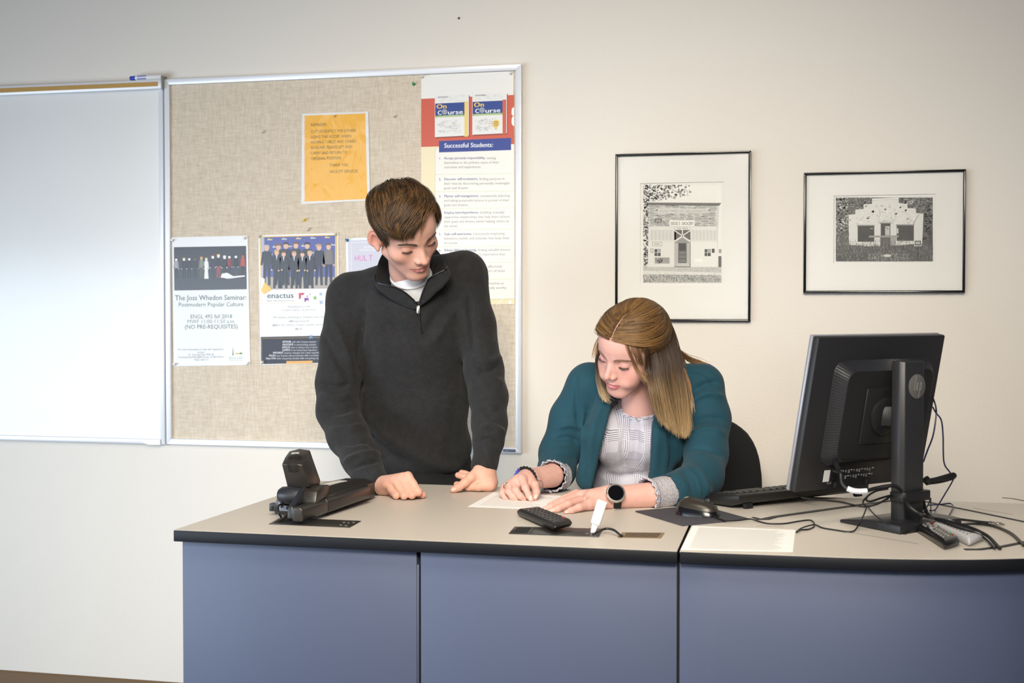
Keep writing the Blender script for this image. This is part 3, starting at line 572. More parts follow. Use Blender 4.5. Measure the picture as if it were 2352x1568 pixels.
for k, pts in enumerate(([(2236, 1166), (2260, 1171), (2300, 1177), (2326, 1182)], [(2302, 1142), (2326, 1144), (2352, 1149)], [(1737, 1207.5), (1800, 1210)], [(2150, 1218), (2156, 1219)], [(1850, 1156), (1878, 1160)])): strip(pts, .0022, 'scratch', wr, .0003, m_scr)

PY = DYF + .022
def panel(mb_pts, z0, z1, nm, par, mat=m_cab): return MB().slab(mb_pts, z0, z1).build(nm, mat, par, .0015)
def xat(px, py=1300): return at_y(px, py, PY)[0]
cl = thing('desk_cabinet', 'blue-grey desk cabinet with flat front panels under the long worktop', 'cabinet', (-.9, PY, 0))
x0, x1, x2, x3 = xat(419), xat(957), xat(966), xat(1555)
panel([(x0, PY), (x1, PY), (x1, PY + .018), (x0, PY + .018)], .06, ZD - TH - .001, 'front_panel', cl); panel([(x2, PY), (x3, PY), (x3, PY + .018), (x2, PY + .018)], .06, ZD - TH - .001, 'front_panel', cl)
MB().box((x0, PY + .018, .06), (x0 + .018, DYB - .05, ZD - TH - .001)).build('side_panel', m_cab, cl, .0015)
MB().box((x0 + .02, PY + .012, .06), (x3 - .01, PY + .03, ZD - TH - .002)).build('carcass', m_dark, cl)
MB().box((x1 + .0012, PY - .001, .06), (x1 + .0055, PY + .012, at_y(960, 1296, PY)[2])).build('joint_strip', material('steel_strip', (88, 92, 104), .35, .6), cl, .0008)
MB().box((x0 + .04, PY + .05, 0), (x3 - .02, PY + .07, .06)).build('toe_kick', m_black, cl)
cr = thing('corner_cabinet', 'blue-grey curved corner cabinet under the monitor worktop', 'cabinet', (.1, PY, 0))
xr = xat(1561)
off = [(xr, PY)] + [(x, y + .022) for x, y in fr[1:]] + [(.385, -1.385), (.48, -1.30), (.555, -1.2), (.615, -1.07), (.645, -.92), (.65, -.72)]
MB().slab(off[:-3] + [(.52, -1.02), (xr, -1.02)], .06, ZD - TH - .001).build('front_panel', m_cab, cr, .0015)
MB().slab([(x*.95, y*.97) for x, y in off] + [(xr + .02, -.75)], 0, .06).build('toe_kick', m_black, cr)
MB().box((x3 + .0005, PY + .004, .06), (xr - .0005, PY + .018, ZD - TH - .002)).build('joint_strip', m_dark, cr)

# ---------------------------------------------------------------- helpers for desk things
def hull(pts, name, mat, parent=None, bevel=0, seg=2, label=None):
    bm = bmesh.new(); o_ = np.array(parent_origin(parent)) if parent else np.zeros(3)
    for p in pts: bm.verts.new(np.asarray(p, float) - o_)
    r = bmesh.ops.convex_hull(bm, input=bm.verts)
    bmesh.ops.delete(bm, geom=[g for g in r['geom_interior'] if isinstance(g, bmesh.types.BMVert)], context='VERTS')
    bmesh.ops.dissolve_limit(bm, angle_limit=.06, verts=bm.verts, edges=bm.edges); bmesh.ops.recalc_face_normals(bm, faces=bm.faces)
    if bevel: bmesh.ops.bevel(bm, geom=[e for e in bm.edges if len(e.link_faces) == 2 and e.calc_face_angle(0) > .5], offset=bevel, segments=seg, profile=.5, affect='EDGES', clamp_overlap=True)
    me = bpy.data.meshes.new(name); bm.to_mesh(me); bm.free(); me.materials.append(mat)
    for p in me.polygons: p.use_smooth = True
    try: me.set_sharp_from_angle(angle=math.radians(38))
    except Exception: pass
    o = bpy.data.objects.new(name, me); COL.objects.link(o); o.parent = parent
    if label: o['label'] = label
    return o
def cable(name, label, pts, r, mat=None, group=None, n=6):
    o = MB().tube(smooth_path(pts, 7), r, n).build(name, mat or material('cable_black', (20, 20, 22), .45), smooth=True)
    return tag(o, label, 'cable', group)

# ---------------------------------------------------------------- power modules let into the worktop
def module(label, q, jacks):
    P = [dz(*p) for p in q]; c = np.mean(P, 0); t = thing('power_module', label, 'power module', (c[0], c[1], ZD))
    MB().slab([tuple(p[:2]) for p in P], ZD - .004, ZD + .0015).build('cover_plate', material('module_black', (44, 42, 40), .35), t, .0008)
    A, B, C_, D = P; f = lambda u, v: (A*(1-u) + B*u)*(1-v) + (D*(1-u) + C_*u)*v
    MB().slab([tuple(f(u, v)[:2]) for u, v in ((.04, .14), (.2, .14), (.2, .86), (.04, .86))], ZD + .0012, ZD + .0019).build('socket_recess', m_dark, t)
    for u, v in jacks: MB().lathe(f(u, v) + np.array([0, 0, .001]), (0, 0, 1), [(0, .0035), (.0016, .0035), (.0018, .002)], 8).build('jack', material('jack_metal', (180, 176, 160), .3, .9), t)
    MB().slab([tuple(f(u, v)[:2]) for u, v in ((.235, .1), (.24, .1), (.24, .9), (.235, .9))], ZD + .0012, ZD + .0021).build('cover_seam', m_dark, t)
    return t
module('black flush power module in the worktop under the document camera', [(617, 1204), (803, 1212), (830, 1197), (645, 1189)], [(.86, .25), (.9, .62), (.93, .2), (.95, .7), (.84, .65)])
mod2 = module('black flush power module beside the white adapter', [(1168, 1226), (1375, 1234), (1386, 1215), (1182, 1210)], [(.86, .3)])
nt_ = [dz(*p) for p in ((1418, 1235), (1518, 1236.5), (1527, 1223.5), (1429, 1222.5))]
ct = thing('cable_cutout', 'bare rectangular cable cut-out in the worktop right of the adapter', 'cut-out', (nt_[0][0], nt_[0][1], ZD))
MB().slab([tuple(p[:2]) for p in nt_], ZD - .001, ZD + .0006).build('cut_edge', material('raw_particle_board', (140, 118, 92), .9, vary=(500, .35)), ct)
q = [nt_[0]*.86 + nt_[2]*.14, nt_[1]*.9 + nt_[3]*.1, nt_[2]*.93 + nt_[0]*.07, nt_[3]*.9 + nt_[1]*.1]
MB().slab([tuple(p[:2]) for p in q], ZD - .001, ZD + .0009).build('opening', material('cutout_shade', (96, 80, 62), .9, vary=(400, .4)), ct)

# ---------------------------------------------------------------- white adapter and its cable
ad = thing('usb_adapter', 'white stick adapter standing up out of the power module', 'adapter', dz(1363, 1224))
m_white = material('white_plastic', (236, 236, 238), .35)
lo = at_y(1368, 1202, -1.372); hi = at_y(1383.5, 1151, -1.385); ax = (hi - lo) / np.linalg.norm(hi - lo); sx = np.cross(ax, (0, 1, 0)); sx /= np.linalg.norm(sx); sy = np.cross(ax, sx)
MB().prism([lo + sx*a_ + sy*b_ for a_, b_ in rrect(-.0105, -.006, .0105, .006, .003, 3)], [hi + sx*a_ + sy*b_ for a_, b_ in rrect(-.0105, -.006, .0105, .006, .003, 3)]).build('body', m_white, ad, .0015)
MB().prism([lo - ax*.024 + sx*a_ + sy*b_ for a_, b_ in rrect(-.0045, -.003, .0045, .003, .001, 2)], [lo - ax*.0005 + sx*a_ + sy*b_ for a_, b_ in rrect(-.007, -.005, .007, .005, .001, 2)]).build('plug', m_white, ad)
cable('adapter_cable', 'short black cable arching from the power module into the cut-out', [dz(1360, 1229, ZD + .004), dz(1372, 1222, ZD + .010), dz(1391, 1214, ZD + .013), dz(1410, 1217, ZD + .012), dz(1424, 1228, ZD + .006), dz(1430, 1231, ZD + .001)], .0026)

# ---------------------------------------------------------------- sheets of paper on the desk
def desk_sheet(label, q, lines, zoff=.0006):
    P = [dz(*p) for p in q]; c = np.mean(P, 0); t = thing('paper_sheet', label, 'paper', (c[0], c[1], ZD))
    MB().slab([tuple(p[:2]) for p in P], ZD + .0002, ZD + zoff).build('sheet', material('desk_paper', (250, 249, 247), .7), t)
    A, B, C_, D = P; f = lambda u, v: (A*(1-u) + B*u)*(1-v) + (D*(1-u) + C_*u)*v
    V = []; F = []; Cc = []
    for u0, u1, v, wd, col in lines:
        k = len(V); V += [tuple(f(vv, u)[:2]) + (ZD + zoff + .0002,) for u, vv in ((u0, v), (u1, v), (u1, v + wd), (u0, v + wd))]; F.append((k, k+1, k+2, k+3)); Cc += [lin(col)]*4
    link_mesh('print_lines', V, F, m_print, t, cols=Cc); return t
R_ = np.random.default_rng(4)
desk_sheet('sheet of paper under the hands of the seated woman', [(1075, 1163.5), (1133, 1131), (1305, 1139), (1256, 1171)], [(.08 + R_.uniform(0, .03), .9 - R_.uniform(0, .35), .12 + k*.06, .012, (222, 208, 204) if k != 10 else (206, 130, 112)) for k in range(13)])
desk_sheet('printed white sheet on the corner worktop front edge', [(1563, 1262.5), (1591, 1207.5), (1827, 1217), (1821, 1267.5)], [(.07, .93 - R_.uniform(0, .12), .05 + k*.036, .010, (196, 194, 192)) for k in range(25)])

# ---------------------------------------------------------------- mouse pad, mouse, keyboard
pad = [(1459, 1175.5), (1557, 1166.5), (1640, 1171), (1722, 1193.5), (1567, 1208.5)]
o = MB().slab([tuple(dz(*p)[:2]) for p in pad], ZD + .0003, ZD + .003).build('mouse_pad', material('pad_charcoal', (66, 64, 72), .85, bump=(900, .2)), bevel=.0006)
tag(o, 'thin charcoal mouse pad under the black mouse', 'mouse pad')
mo = thing('computer_mouse', 'black and bronze wired mouse on the charcoal pad', 'mouse', dz(1598, 1183, ZD + .003))
a = dz(1556, 1180, ZD + .003); b = dz(1640, 1190, ZD + .003); e1 = np.array([.92, -.39, 0]); e1 /= np.linalg.norm(e1); e2 = np.array([-e1[1], e1[0], 0]); mc = dz(1597, 1184, ZD + .003) + e2*.012
def mouse_shell(z0, z1, grow, name, mat, zc=1.0):
    V = []; nu, nv = 24, 9
    for i in range(nu + 1):
        t = i/nu; s_ = -1 + 2*t; wdt = .030*grow*(max(0, 1 - abs(s_)**2.6))**.5*(1 + .08*math.cos(2*s_ + 1)); ht = zc*(.036 - .012*(s_*.9 + .25)**2*1.0 - .004*s_)*(max(0, 1 - abs(s_)**5))**.5
        for j in range(nv):
            p_ = math.pi*j/(nv - 1); cx_, cz_ = -math.cos(p_), math.sin(p_)**.75; V.append(mc + e1*s_*.054*grow + e2*cx_*wdt + np.array([0, 0, z0 + (z1*ht)*cz_]))
    F = [(i*nv+j, i*nv+j+1, (i+1)*nv+j+1, (i+1)*nv+j) for i in range(nu) for j in range(nv - 1)]
    F += [(i*nv, (i+1)*nv, (i+1)*nv+nv-1, i*nv+nv-1) for i in range(nu)]
    mb = MB(); mb.add(V, F); return mb.build(name, mat, mo, smooth=True)
mouse_shell(.0, .93, 1.0, 'base_shell', material('mouse_black', (16, 17, 22), .2))
mouse_shell(.012, .74, .93, 'top_shell', material('mouse_bronze', (58, 54, 49), .33, .35))
MB().tube([mc + e1*t + np.array([0, 0, .0385 - .010*(t/.054*.9 + .25)**2 - .004*t/.054]) for t in np.linspace(.008, .05, 8)], .0008, 6).build('button_seam', m_gblack, mo)
wc = mc + e1*.024 + np.array([0, 0, .033]); MB().lathe(wc - e2*.003, e2, [(0, .006), (.001, .0075), (.005, .0075), (.006, .006)], 14).build('scroll_wheel', m_black, mo, smooth=True)
MB().lathe(mc - e1*.030 + np.array([0, 0, .0375]), (-.25, 0, 1), [(0, .0055), (.0012, .0055)], 14).build('emblem', material('emblem_grey', (170, 170, 166), .4), mo)

UM = np.array([math.cos(math.radians(48)), math.sin(math.radians(48)), 0]); BM = np.array([UM[1], -UM[0], 0])
kb0 = dz(1697, 1171); kb = thing('keyboard', 'black full-size keyboard standing behind the monitor', 'keyboard', kb0); KL, KW = .445, .138
def kp(u, v, z): return kb0 + UM*u - BM*v + np.array([0, 0, z])
def deck(v): return .034 - .018*(v/KW)
hull([kp(u, v, z) for u in (0, KL) for v, z in ((0, .016), (0, .033), (.012, .036), (KW, .017), (KW, .006), (KW - .02, .004), (.03, .006))], 'case', material('keyboard_black', (30, 29, 28), .4), kb, .003)
for u in (.035, KL - .035): hull([kp(u + a_, v, z) for a_ in (-.012, .012) for v, z in ((.004, .014), (.016, .014), (.0, .0), (.008, .0))], 'foot', m_black, kb, .001)
key_mesh = None; m_key = material('key_black', (24, 24, 25), .5)
rows = [(.024, [14]*1), ]
for r in range(6):
    v = .020 + r*.0192
    xs = []; u = .014
    layout = {0: [1]*13, 1: [1]*13 + [2], 2: [1.5] + [1]*12 + [1.5], 3: [1.75] + [1]*11 + [2.25], 4: [2.25] + [1]*10 + [2.75], 5: [1.25]*3 + [6.25] + [1.25]*4}[r]
    for w_ in layout:
        xs.append((u, w_*.0186)); u += w_*.0186*(279.0/(sum(layout)*18.6))
    for b0, n_ in ((.306, 3), (.372, 3)):
        if r in (1, 2, 5) or b0 > .35: xs += [(b0 + k*.0186, .0186) for k in range(n_)]
    for u_, w_ in xs:
        if key_mesh is None:
            k_ = hull([np.array([a_, b_, c_]) for a_, b_, c_ in ((-.0085, -.0085, 0), (.0085, -.0085, 0), (.0085, .0085, 0), (-.0085, .0085, 0), (-.0065, -.0065, .006), (.0065, -.0065, .006), (.0065, .0065, .006), (-.0065, .0065, .006))], 'key', m_key, None); key_mesh = k_.data
            k_.parent = kb; ko = k_
        else: ko = bpy.data.objects.new('key', key_mesh); COL.objects.link(ko); ko.parent = kb
        p = kp(u_ + w_/2, v, deck(v) + .0005) - np.array(kb.location)
        ko.matrix_local = Matrix.Translation(p) @ Matrix.Rotation(math.radians(48), 4, 'Z') @ Matrix.Rotation(math.radians(-7) * -1, 4, 'X') @ Matrix.Diagonal((w_/.0192, 1, 1, 1))

# ---------------------------------------------------------------- remotes
def remote(name, label, foot_px, h, body_col, buttons, zbase=(0, 0, 0, 0), rough=.4, bev=.004, taper=.86, btn=(40, 38, 36), colours={}, brows=7, bcols=4, bsize=(.11, .045), extra=None):
    P = [dz(px, py, ZD + zb) for (px, py), zb in zip(foot_px, zbase)]; c = np.mean(P, 0); t = thing(name, label, 'remote control', tuple(c))
    top = [c + (p - c)*taper + np.array([0, 0, h + (p[2] - c[2])*(1 - taper)]) for p in P]
    bot = [c + (p - c)*.9 for p in P]; mid = [p + np.array([0, 0, h*.55]) for p in P]
    hull(bot + mid + top, 'body', material(name + '_' + str(body_col), body_col, rough), t, bev, 3)
    A, B, C_, D = top; f = lambda u, v: (A*(1-u) + B*u)*(1-v) + (D*(1-u) + C_*u)*v      # u across, v along
    n_ = np.cross(B - A, D - A); n_ /= np.linalg.norm(n_); n_ = n_ if n_[2] > 0 else -n_
    for r in range(brows):
        for k in range(bcols):
            if buttons and (r, k) in buttons: continue
            u = .16 + .68*k/max(1, bcols - 1); v = .12 + .78*r/(brows - 1); col = colours.get((r, k), btn)
            q = [f(u - bsize[0]/2, v - bsize[1]/2), f(u + bsize[0]/2, v - bsize[1]/2), f(u + bsize[0]/2, v + bsize[1]/2), f(u - bsize[0]/2, v + bsize[1]/2)]
            hull([p - n_*.001 for p in q] + [f(u, v) + (p - f(u, v))*.75 + n_*.0018 for p in q], 'button', material('button_' + str(col), col, .4), t)
    if extra: extra(t, f, n_)
    return t
def lens_end(t, f, n_): MB().lathe(f(.35, 1.0) + n_*-.010, (f(.5, 1) - f(.5, 0)), [(0, .003), (.006, .003)], 10).build('emitter', m_gblack, t)
remote('remote_control', 'black remote with one red button lying across the power module', [(1184, 1183), (1235, 1176.5), (1317, 1210), (1273, 1221)], .017, (30, 30, 30), None, (.002, .002, .006, .006), colours={(7, 3): (206, 60, 62)}, brows=8, bcols=4, btn=(50, 50, 50), extra=lens_end)
def ring(t, f, n_):
    hull([f(.5 + .3*math.cos(a_), .33 + .085*math.sin(a_)) + n_*z_ for a_ in np.linspace(0, 6.1, 12) for z_ in (-.001, .002)], 'navigation_ring', material('ring_silver', (168, 166, 160), .35, .3), t)
    hull([f(.5 + .12*math.cos(a_), .33 + .035*math.sin(a_)) + n_*z_ for a_ in np.linspace(0, 6.1, 12) for z_ in (0, .003)], 'select_button', material('ring_dark', (60, 58, 56), .4), t)
remote('remote_control', 'black remote with silver ring, red and green buttons beside the pale remote', [(2103, 1222), (2137, 1214), (2207, 1255), (2170, 1266)], .020, (20, 20, 21), {(2, k) for k in range(3)} | {(3, k) for k in range(3)}, rough=.25, colours={(0, 2): (196, 44, 44), (9, 2): (196, 44, 44), (8, 2): (70, 180, 60)}, brows=10, bcols=3, btn=(176, 174, 170), bsize=(.11, .032), extra=ring, bev=.006)
remote('remote_control', 'pale grey remote with blue button beside the black ringed remote', [(2138, 1216), (2178, 1208), (2262, 1243), (2228, 1258)], .019, (188, 188, 192), None, rough=.4, colours={(8, 3): (90, 150, 200)}, brows=9, bcols=4, btn=(150, 148, 150), bsize=(.10, .03), extra=lens_end, bev=.005)
# ---------------------------------------------------------------- monitor seen from behind
PC = np.array([.037, -1.092, 1.125]); TLT = math.radians(11.5); VM = np.array([0, 0, 1])*math.cos(TLT) + BM*math.sin(TLT); NM = np.cross(UM, VM); NM = NM if NM @ BM > 0 else -NM
PWD, PHT = .405, .340
mn = thing('computer_monitor', 'black desktop monitor seen from behind on a column stand', 'monitor', (.105, -1.10, ZD))
def pm(u, v, n): return PC + UM*u + VM*v + NM*n
m_mon = material('monitor_black', (30, 30, 33), .45, bump=(900, .04)); m_mon2 = material('monitor_dark', (24, 24, 26), .5); m_bez = material('bezel_light', (150, 152, 162), .35, .4)
R3 = np.stack([UM, VM, NM], 1)
MB().obox(pm(0, 0, -.011), R3, (PWD, PHT, .018)).build('rear_cover', m_mon, mn, .004)
MB().obox(pm(0, 0, -.0245), R3, (PWD + .001, PHT + .001, .009)).build('bezel', m_bez, mn, .002)
MB().obox(pm(0, .0, -.0295), R3, (PWD - .03, PHT - .03, .002)).build('screen', m_gblack, mn)
hw, hh = .157, .118; hv = .002; hu = .014
def ringpts(w_, h_, r_, n_, z_): return [pm(x + hu, y + hv, z_) for x, y in rrect(-w_, -h_, w_, h_, r_, n_)]
hull(ringpts(hw, hh, .03, 6, -.004) + ringpts(hw - .02, hh - .02, .024, 6, .026), 'rear_housing', m_mon2, mn, .002)
vm = MB(); base = rrect(-hw, -hh, hw, hh, .03, 6); topr = rrect(-hw + .02, -hh + .02, hw - .02, hh - .02, .024, 6)
def along(loop, s_):
    P = np.array(loop + [loop[0]]); L_ = np.r_[0, np.cumsum(np.linalg.norm(np.diff(P, axis=0), axis=1))]; s_ = s_ * L_[-1]; return np.array([np.interp(s_, L_, P[:, 0]), np.interp(s_, L_, P[:, 1])])
m_vent = material('vent_rib', (40, 42, 50), .35)
for k in range(165):                             # cooling ribs round the housing slope
    s_ = k/165
    a = along(base, s_); b = along(topr, s_)
    if a[1] < -hh + .004 and abs(a[0]) < hw - .03: continue
    p0 = pm(a[0]*.99 + hu, a[1]*.99 + hv, .000); p1 = pm(b[0] + hu, b[1] + hv, .0255)
    MB().tube([p0, p1], .0011, 4).build('vent_rib', m_vent, mn)
MB().obox(pm(.0, .0, .028), R3, (.125, .125, .006)).build('mount_plate', m_mon2, mn, .003)
MB().lathe(pm(0, 0, .028), NM, [(0, .042), (.008, .042), (.010, .038)], 28).build('pivot_disc', m_mon2, mn, smooth=True)
CC = np.array([.112, -1.112]); CU = UM[:2]; CB = BM[:2]
def cs(u, b, z): p = CC + CU*u + CB*b; return np.array([p[0], p[1], z])
hull([pm(u, v, .03) for u in (-.022, .022) for v in (-.022, .022)] + [cs(u, -.012, PC[2] + v) for u in (-.022, .022) for v in (-.03, .016)], 'hinge', m_mon2, mn, .004)
cw, cd = .038, .016; ZT = at_y(2088, 829, -1.12)[2]
sec = [(-cw, -cd), (cw, -cd), (cw, cd*.35), (cw - .008, cd), (-cw + .008, cd), (-cw, cd*.35)]
MB().prism([cs(u, b, ZD + .012) for u, b in sec], [cs(u, b, ZT) for u, b in sec]).build('column', material('column_black', (38, 38, 41), .42, bump=(900, .04)), mn, .0025)
lg0 = cs(.006, cd + .0002, at_y(2090, 887, -1.12)[2]); lgp = MB().lathe(lg0, BM, [(0, .0265), (.0012, .0265), (.0018, .0255)], 32).build('emblem', material('emblem_dark', (92, 91, 90), .45), mn, smooth=True)
def lgm(px, py, lift): return lg0 + UM*px*.001 + np.array([0, 0, 1.0])*py*-.001 + BM*(.0019 + lift)
P = Print(lgm, 0, .0002)
for pts in ([(-12, 8), (-6, -24), (-3, -24), (-9, 8)], [(-5, 8), (-2, -8), (2.5, -9), (0, 8), (-3, 8), (0, -5.5), (-.5, -5.5), (-2.5, 8)], [(2, 24), (8, -9), (14, -9), (11.5, 8), (7, 8), (7.5, 5.5), (9.5, 5.5), (11, -6), (9.5, -6), (4.5, 24)]): P.poly(pts, (128, 127, 124), 1)
P.build('emblem_mark', lgp, m_print)
kx = Matrix
bq = [(-.105, .055), (.095, .055), (.105, .03), (.085, -.13), (-.085, -.13)]
hull([cs(u, b + .012, ZD + .001) for u, b in bq] + [cs(u*.985, b + .012, ZD + (.018 if b > .02 else .007)) for u, b in bq] + [cs(u*.97, -.03, ZD + .0195) for u in (-.1, .1)], 'stand_base', material('stand_black', (34, 34, 37), .4, bump=(900, .04)), mn, .0015)
hull([cs(u, b, z) for u, b in ((-.046, -.012), (.046, -.012), (.046, .022), (.038, .028), (-.038, .028), (-.046, .022)) for z in (at_y(2090, 1146, -1.1)[2], at_y(2090, 1124, -1.1)[2])], 'cable_clip', m_black, mn, .002)
MB().obox(pm(-.115, -.138, .0005), R3, (.018, .026, .001)).build('rating_label', material('label_white', (196, 196, 198), .6), mn)
P = Print(lambda x, y, l: pm(x, y, .0002 + l), .0, .0002)
for k in range(26):
    x, y = -.075 + (k % 13)*.0085, -.128 - (k // 13)*.013; P.rect(x, y, x + .006 - (k % 3)*.001, y - .002 - (k % 4)*.002, (110, 110, 110) if k % 4 else (190, 190, 190), 1)
P.build('rating_print', mn, m_print)
for u, v in ((-.108, -.155), (-.1, -.155), (.02, -.105)): MB().lathe(pm(u, v, .0), NM, [(0, .003), (.0015, .003)], 8).build('screw', material('screw_grey', (130, 130, 130), .4, .7), mn)
for u in (-.085, .015): MB().obox(pm(u, -.158, .004), R3, (.012, .012, .01)).build('latch', m_mon2, mn, .001)

# ---------------------------------------------------------------- cables by the monitor
m_cbl = material('cable_black', (20, 20, 22), .4); m_cbn = material('cable_navy', (22, 22, 60), .4)
pw = thing('monitor_cable', 'black cord with white tag running from monitor to stand clip', 'cable', at_y(1930, 1080, -1.2))
def cords(name, par, pts, r, mat, nm): MB().tube(smooth_path(pts, 7), r, 7).build(nm, mat, par, smooth=True)
pA = [pm(-.107, -.122, .012), at_y(1930, 1085, -1.22), at_y(1934, 1108, -1.23), at_y(1945, 1121, -1.235), at_y(1952, 1124.5, -1.235)]
cords('', pw, pA, .0042, m_cbl, 'cord'); MB().lathe(pm(-.107, -.098, .006), pA[1] - pm(-.107, -.098, .006), [(0, .007), (.02, .0065), (.045, .0045)], 10).build('plug', m_black, pw, smooth=True)
cords('', pw, [at_y(1946, 1121.5, -1.235), at_y(1960, 1126.5, -1.235), at_y(1975, 1128, -1.23), at_y(1991, 1127, -1.225)], .0058, material('tag_white', (214, 216, 226), .6), 'tag_sleeve')
cords('', pw, [at_y(1989, 1127, -1.225), at_y(2015, 1120, -1.21), at_y(2045, 1115, -1.2), at_y(2060, 1118, -1.19), at_y(2071, 1128, -1.18)], .0040, m_cbl, 'cord')
cable('cable_coil', 'black cable coiled beside the monitor column', [at_y(2040, 1122, -1.16), at_y(2010, 1128, -1.17), at_y(1990, 1142, -1.175), at_y(1982, 1154, -1.18), at_y(1990, 1162, -1.18), at_y(2015, 1157, -1.17), at_y(2040, 1143, -1.15), at_y(2044, 1138, -1.14), at_y(2025, 1143, -1.15), at_y(2000, 1151, -1.17), at_y(1990, 1148, -1.175), at_y(1995, 1137, -1.18), at_y(2020, 1124, -1.17), at_y(2042, 1118, -1.155)], .0022, m_cbl)
cable('keyboard_cable', 'thin grey cable from the keyboard back to the coil by the column', [at_y(1838, 1140.5, -.80), dz(1848, 1144, ZD + .014), dz(1880, 1147, ZD + .004), dz(1930, 1152, ZD + .003), dz(1965, 1160, ZD + .003), dz(1990, 1164, ZD + .003), at_y(2010, 1158, -1.0), at_y(2040, 1145, -1.05)], .0021, material('cable_grey', (58, 56, 54), .4))
cable('mouse_cable', 'thin dark mouse cable looping over the corner worktop', [dz(1640, 1186, ZD + .007), dz(1655, 1192, ZD + .006), dz(1672, 1196, ZD + .0055), dz(1700, 1194.5, ZD + .0055), dz(1722, 1191.5, ZD + .006), dz(1740, 1196, ZD + .003), dz(1765, 1202, ZD + .002), dz(1800, 1202, ZD + .002), dz(1835, 1196.5, ZD + .002), dz(1858, 1194, ZD + .002), dz(1868, 1198, ZD + .002), dz(1870, 1208, ZD + .002), dz(1858, 1215, ZD + .002), dz(1840, 1216.5, ZD + .003), dz(1829, 1222, ZD + .003), dz(1840, 1213, ZD + .006), dz(1856, 1207.5, ZD + .006), dz(1872, 1205, ZD + .006), dz(1890, 1212, ZD + .002), dz(1920, 1217, ZD + .002), dz(1945, 1220.5, ZD + .002), dz(1962, 1218.5, ZD + .003), at_y(1975, 1200, -1.19), at_y(1984, 1182, -1.19), at_y(1990, 1166, -1.185)], .0017, m_cbl)
cable('hanging_cable', 'thin black cable dropping in a loop in front of the stand base', [at_y(1994, 1164, -1.19), at_y(2005, 1178, -1.195), at_y(2025, 1195, -1.20), at_y(2050, 1212, -1.215), dz(2070, 1224, ZD + .002), dz(2080, 1225, ZD + .002), at_y(2095, 1212, -1.2), at_y(2115, 1185, -1.17), at_y(2130, 1162, -1.14), at_y(2137, 1145, -1.12)], .0015, m_cbl)
cable('video_cable', 'thin navy cable hanging from the right side of the monitor', [pm(.17, .035, .015), at_y(2149, 932, -1.0), at_y(2150, 955, -1.0), at_y(2143, 1000, -1.02), at_y(2130, 1035, -1.05), at_y(2121, 1060, -1.08)], .0018, m_cbn)
cable('data_cable', 'long thin cable falling from the monitor side to the worktop', [pm(.172, .01, .02), at_y(2150, 948, -.98), at_y(2162, 965, -.98), at_y(2166, 1000, -.98), at_y(2168, 1060, -.98), at_y(2180, 1082, -.98), at_y(2190, 1095, -.98), at_y(2186, 1108, -.97), at_y(2170, 1135, -.96), at_y(2155, 1160, -.95), dz(2147, 1171, ZD + .002), dz(2135, 1172, ZD + .002)], .0017, m_cbn)
MB_ = thing('cable_bundle', 'tied bundle of thick black cable sticking out right of the column', 'cable', at_y(2140, 1105, -1.08))
for k, (dy_, dzx) in enumerate(((0, 0), (3, 2), (-3, -2))):
    MB().tube(smooth_path([at_y(2126, 1103 + dy_*.5, -1.09), at_y(2145, 1102 + dy_, -1.08), at_y(2175, 1095 + dy_*1.5, -1.07), at_y(2190, 1090 + dy_, -1.06), at_y(2195, 1093 + dy_*.3, -1.055), at_y(2186, 1100, -1.06), at_y(2160, 1104 + dy_, -1.07), at_y(2130, 1108 + dy_, -1.085)], 7), .0024, 6).build('cord', m_cbl, MB_, smooth=True)
MB().tube([at_y(2126, 1100, -1.09), at_y(2133, 1107, -1.085)], .009, 8).build('tie', m_black, MB_)
cable('thick_cable', 'thick black cable leaving the clip over the stand base to the front', [at_y(2078, 1146, -1.16), at_y(2088, 1162, -1.185), at_y(2105, 1176, -1.195), at_y(2125, 1185, -1.2), dz(2160, 1193, ZD + .022), dz(2200, 1203, ZD + .024), dz(2240, 1216, ZD + .022), dz(2270, 1232, ZD + .012), dz(2290, 1252, ZD + .005), dz(2297, 1259, ZD + .004)], .0038, m_cbl)
cable('thin_cord', 'second black cable running alongside the thick one to the desk front', [at_y(2122, 1150, -1.08), at_y(2128, 1170, -1.1), at_y(2140, 1186, -1.14), dz(2190, 1208, ZD + .022), dz(2235, 1222, ZD + .020), dz(2262, 1236, ZD + .008), dz(2285, 1259, ZD + .004)], .0024, m_cbl)
cable('curving_cable', 'black cable curving right off the desk edge behind the pale remote', [at_y(2120, 1152, -1.07), at_y(2126, 1175, -1.1), at_y(2145, 1190, -1.15), dz(2190, 1204, ZD + .016), dz(2240, 1202.5, ZD + .006), dz(2280, 1207, ZD + .004), dz(2320, 1223, ZD + .004), dz(2345, 1245, ZD + .004), dz(2352, 1252, ZD + .004)], .0032, m_cbl)
jc = thing('jack_cable', 'thin audio cable with two silver jack plugs lying on the worktop', 'cable', dz(2250, 1198))
for k, e in ((0, (2296, 1202)), (1, (2280, 1200))):
    MB().tube(smooth_path([dz(2178, 1188 + 2*k, ZD + .003), dz(2220, 1193 + k*2, ZD + .003), dz(2258, 1197.5 + k*2, ZD + .003), dz(e[0] - 6, e[1] - 1, ZD + .003)], 6), .0016, 6).build('lead', m_cbl, jc, smooth=True)
    MB().lathe(dz(e[0] - 6, e[1] - 1, ZD + .004), dz(e[0] + 6, e[1] + 1.5, ZD + .004) - dz(e[0] - 6, e[1] - 1, ZD + .004), [(0, .0035), (.012, .0035), (.013, .0018), (.024, .0016)], 8).build('jack_plug', material('jack_metal2', (206, 204, 200), .2, .95), jc, smooth=True)
cable('zip_tie', 'stiff black cable tie standing up behind the stand base', [dz(2138, 1184, ZD + .01), at_y(2138, 1165, -1.0), at_y(2138, 1143, -1.0)], .0013, m_cbl)
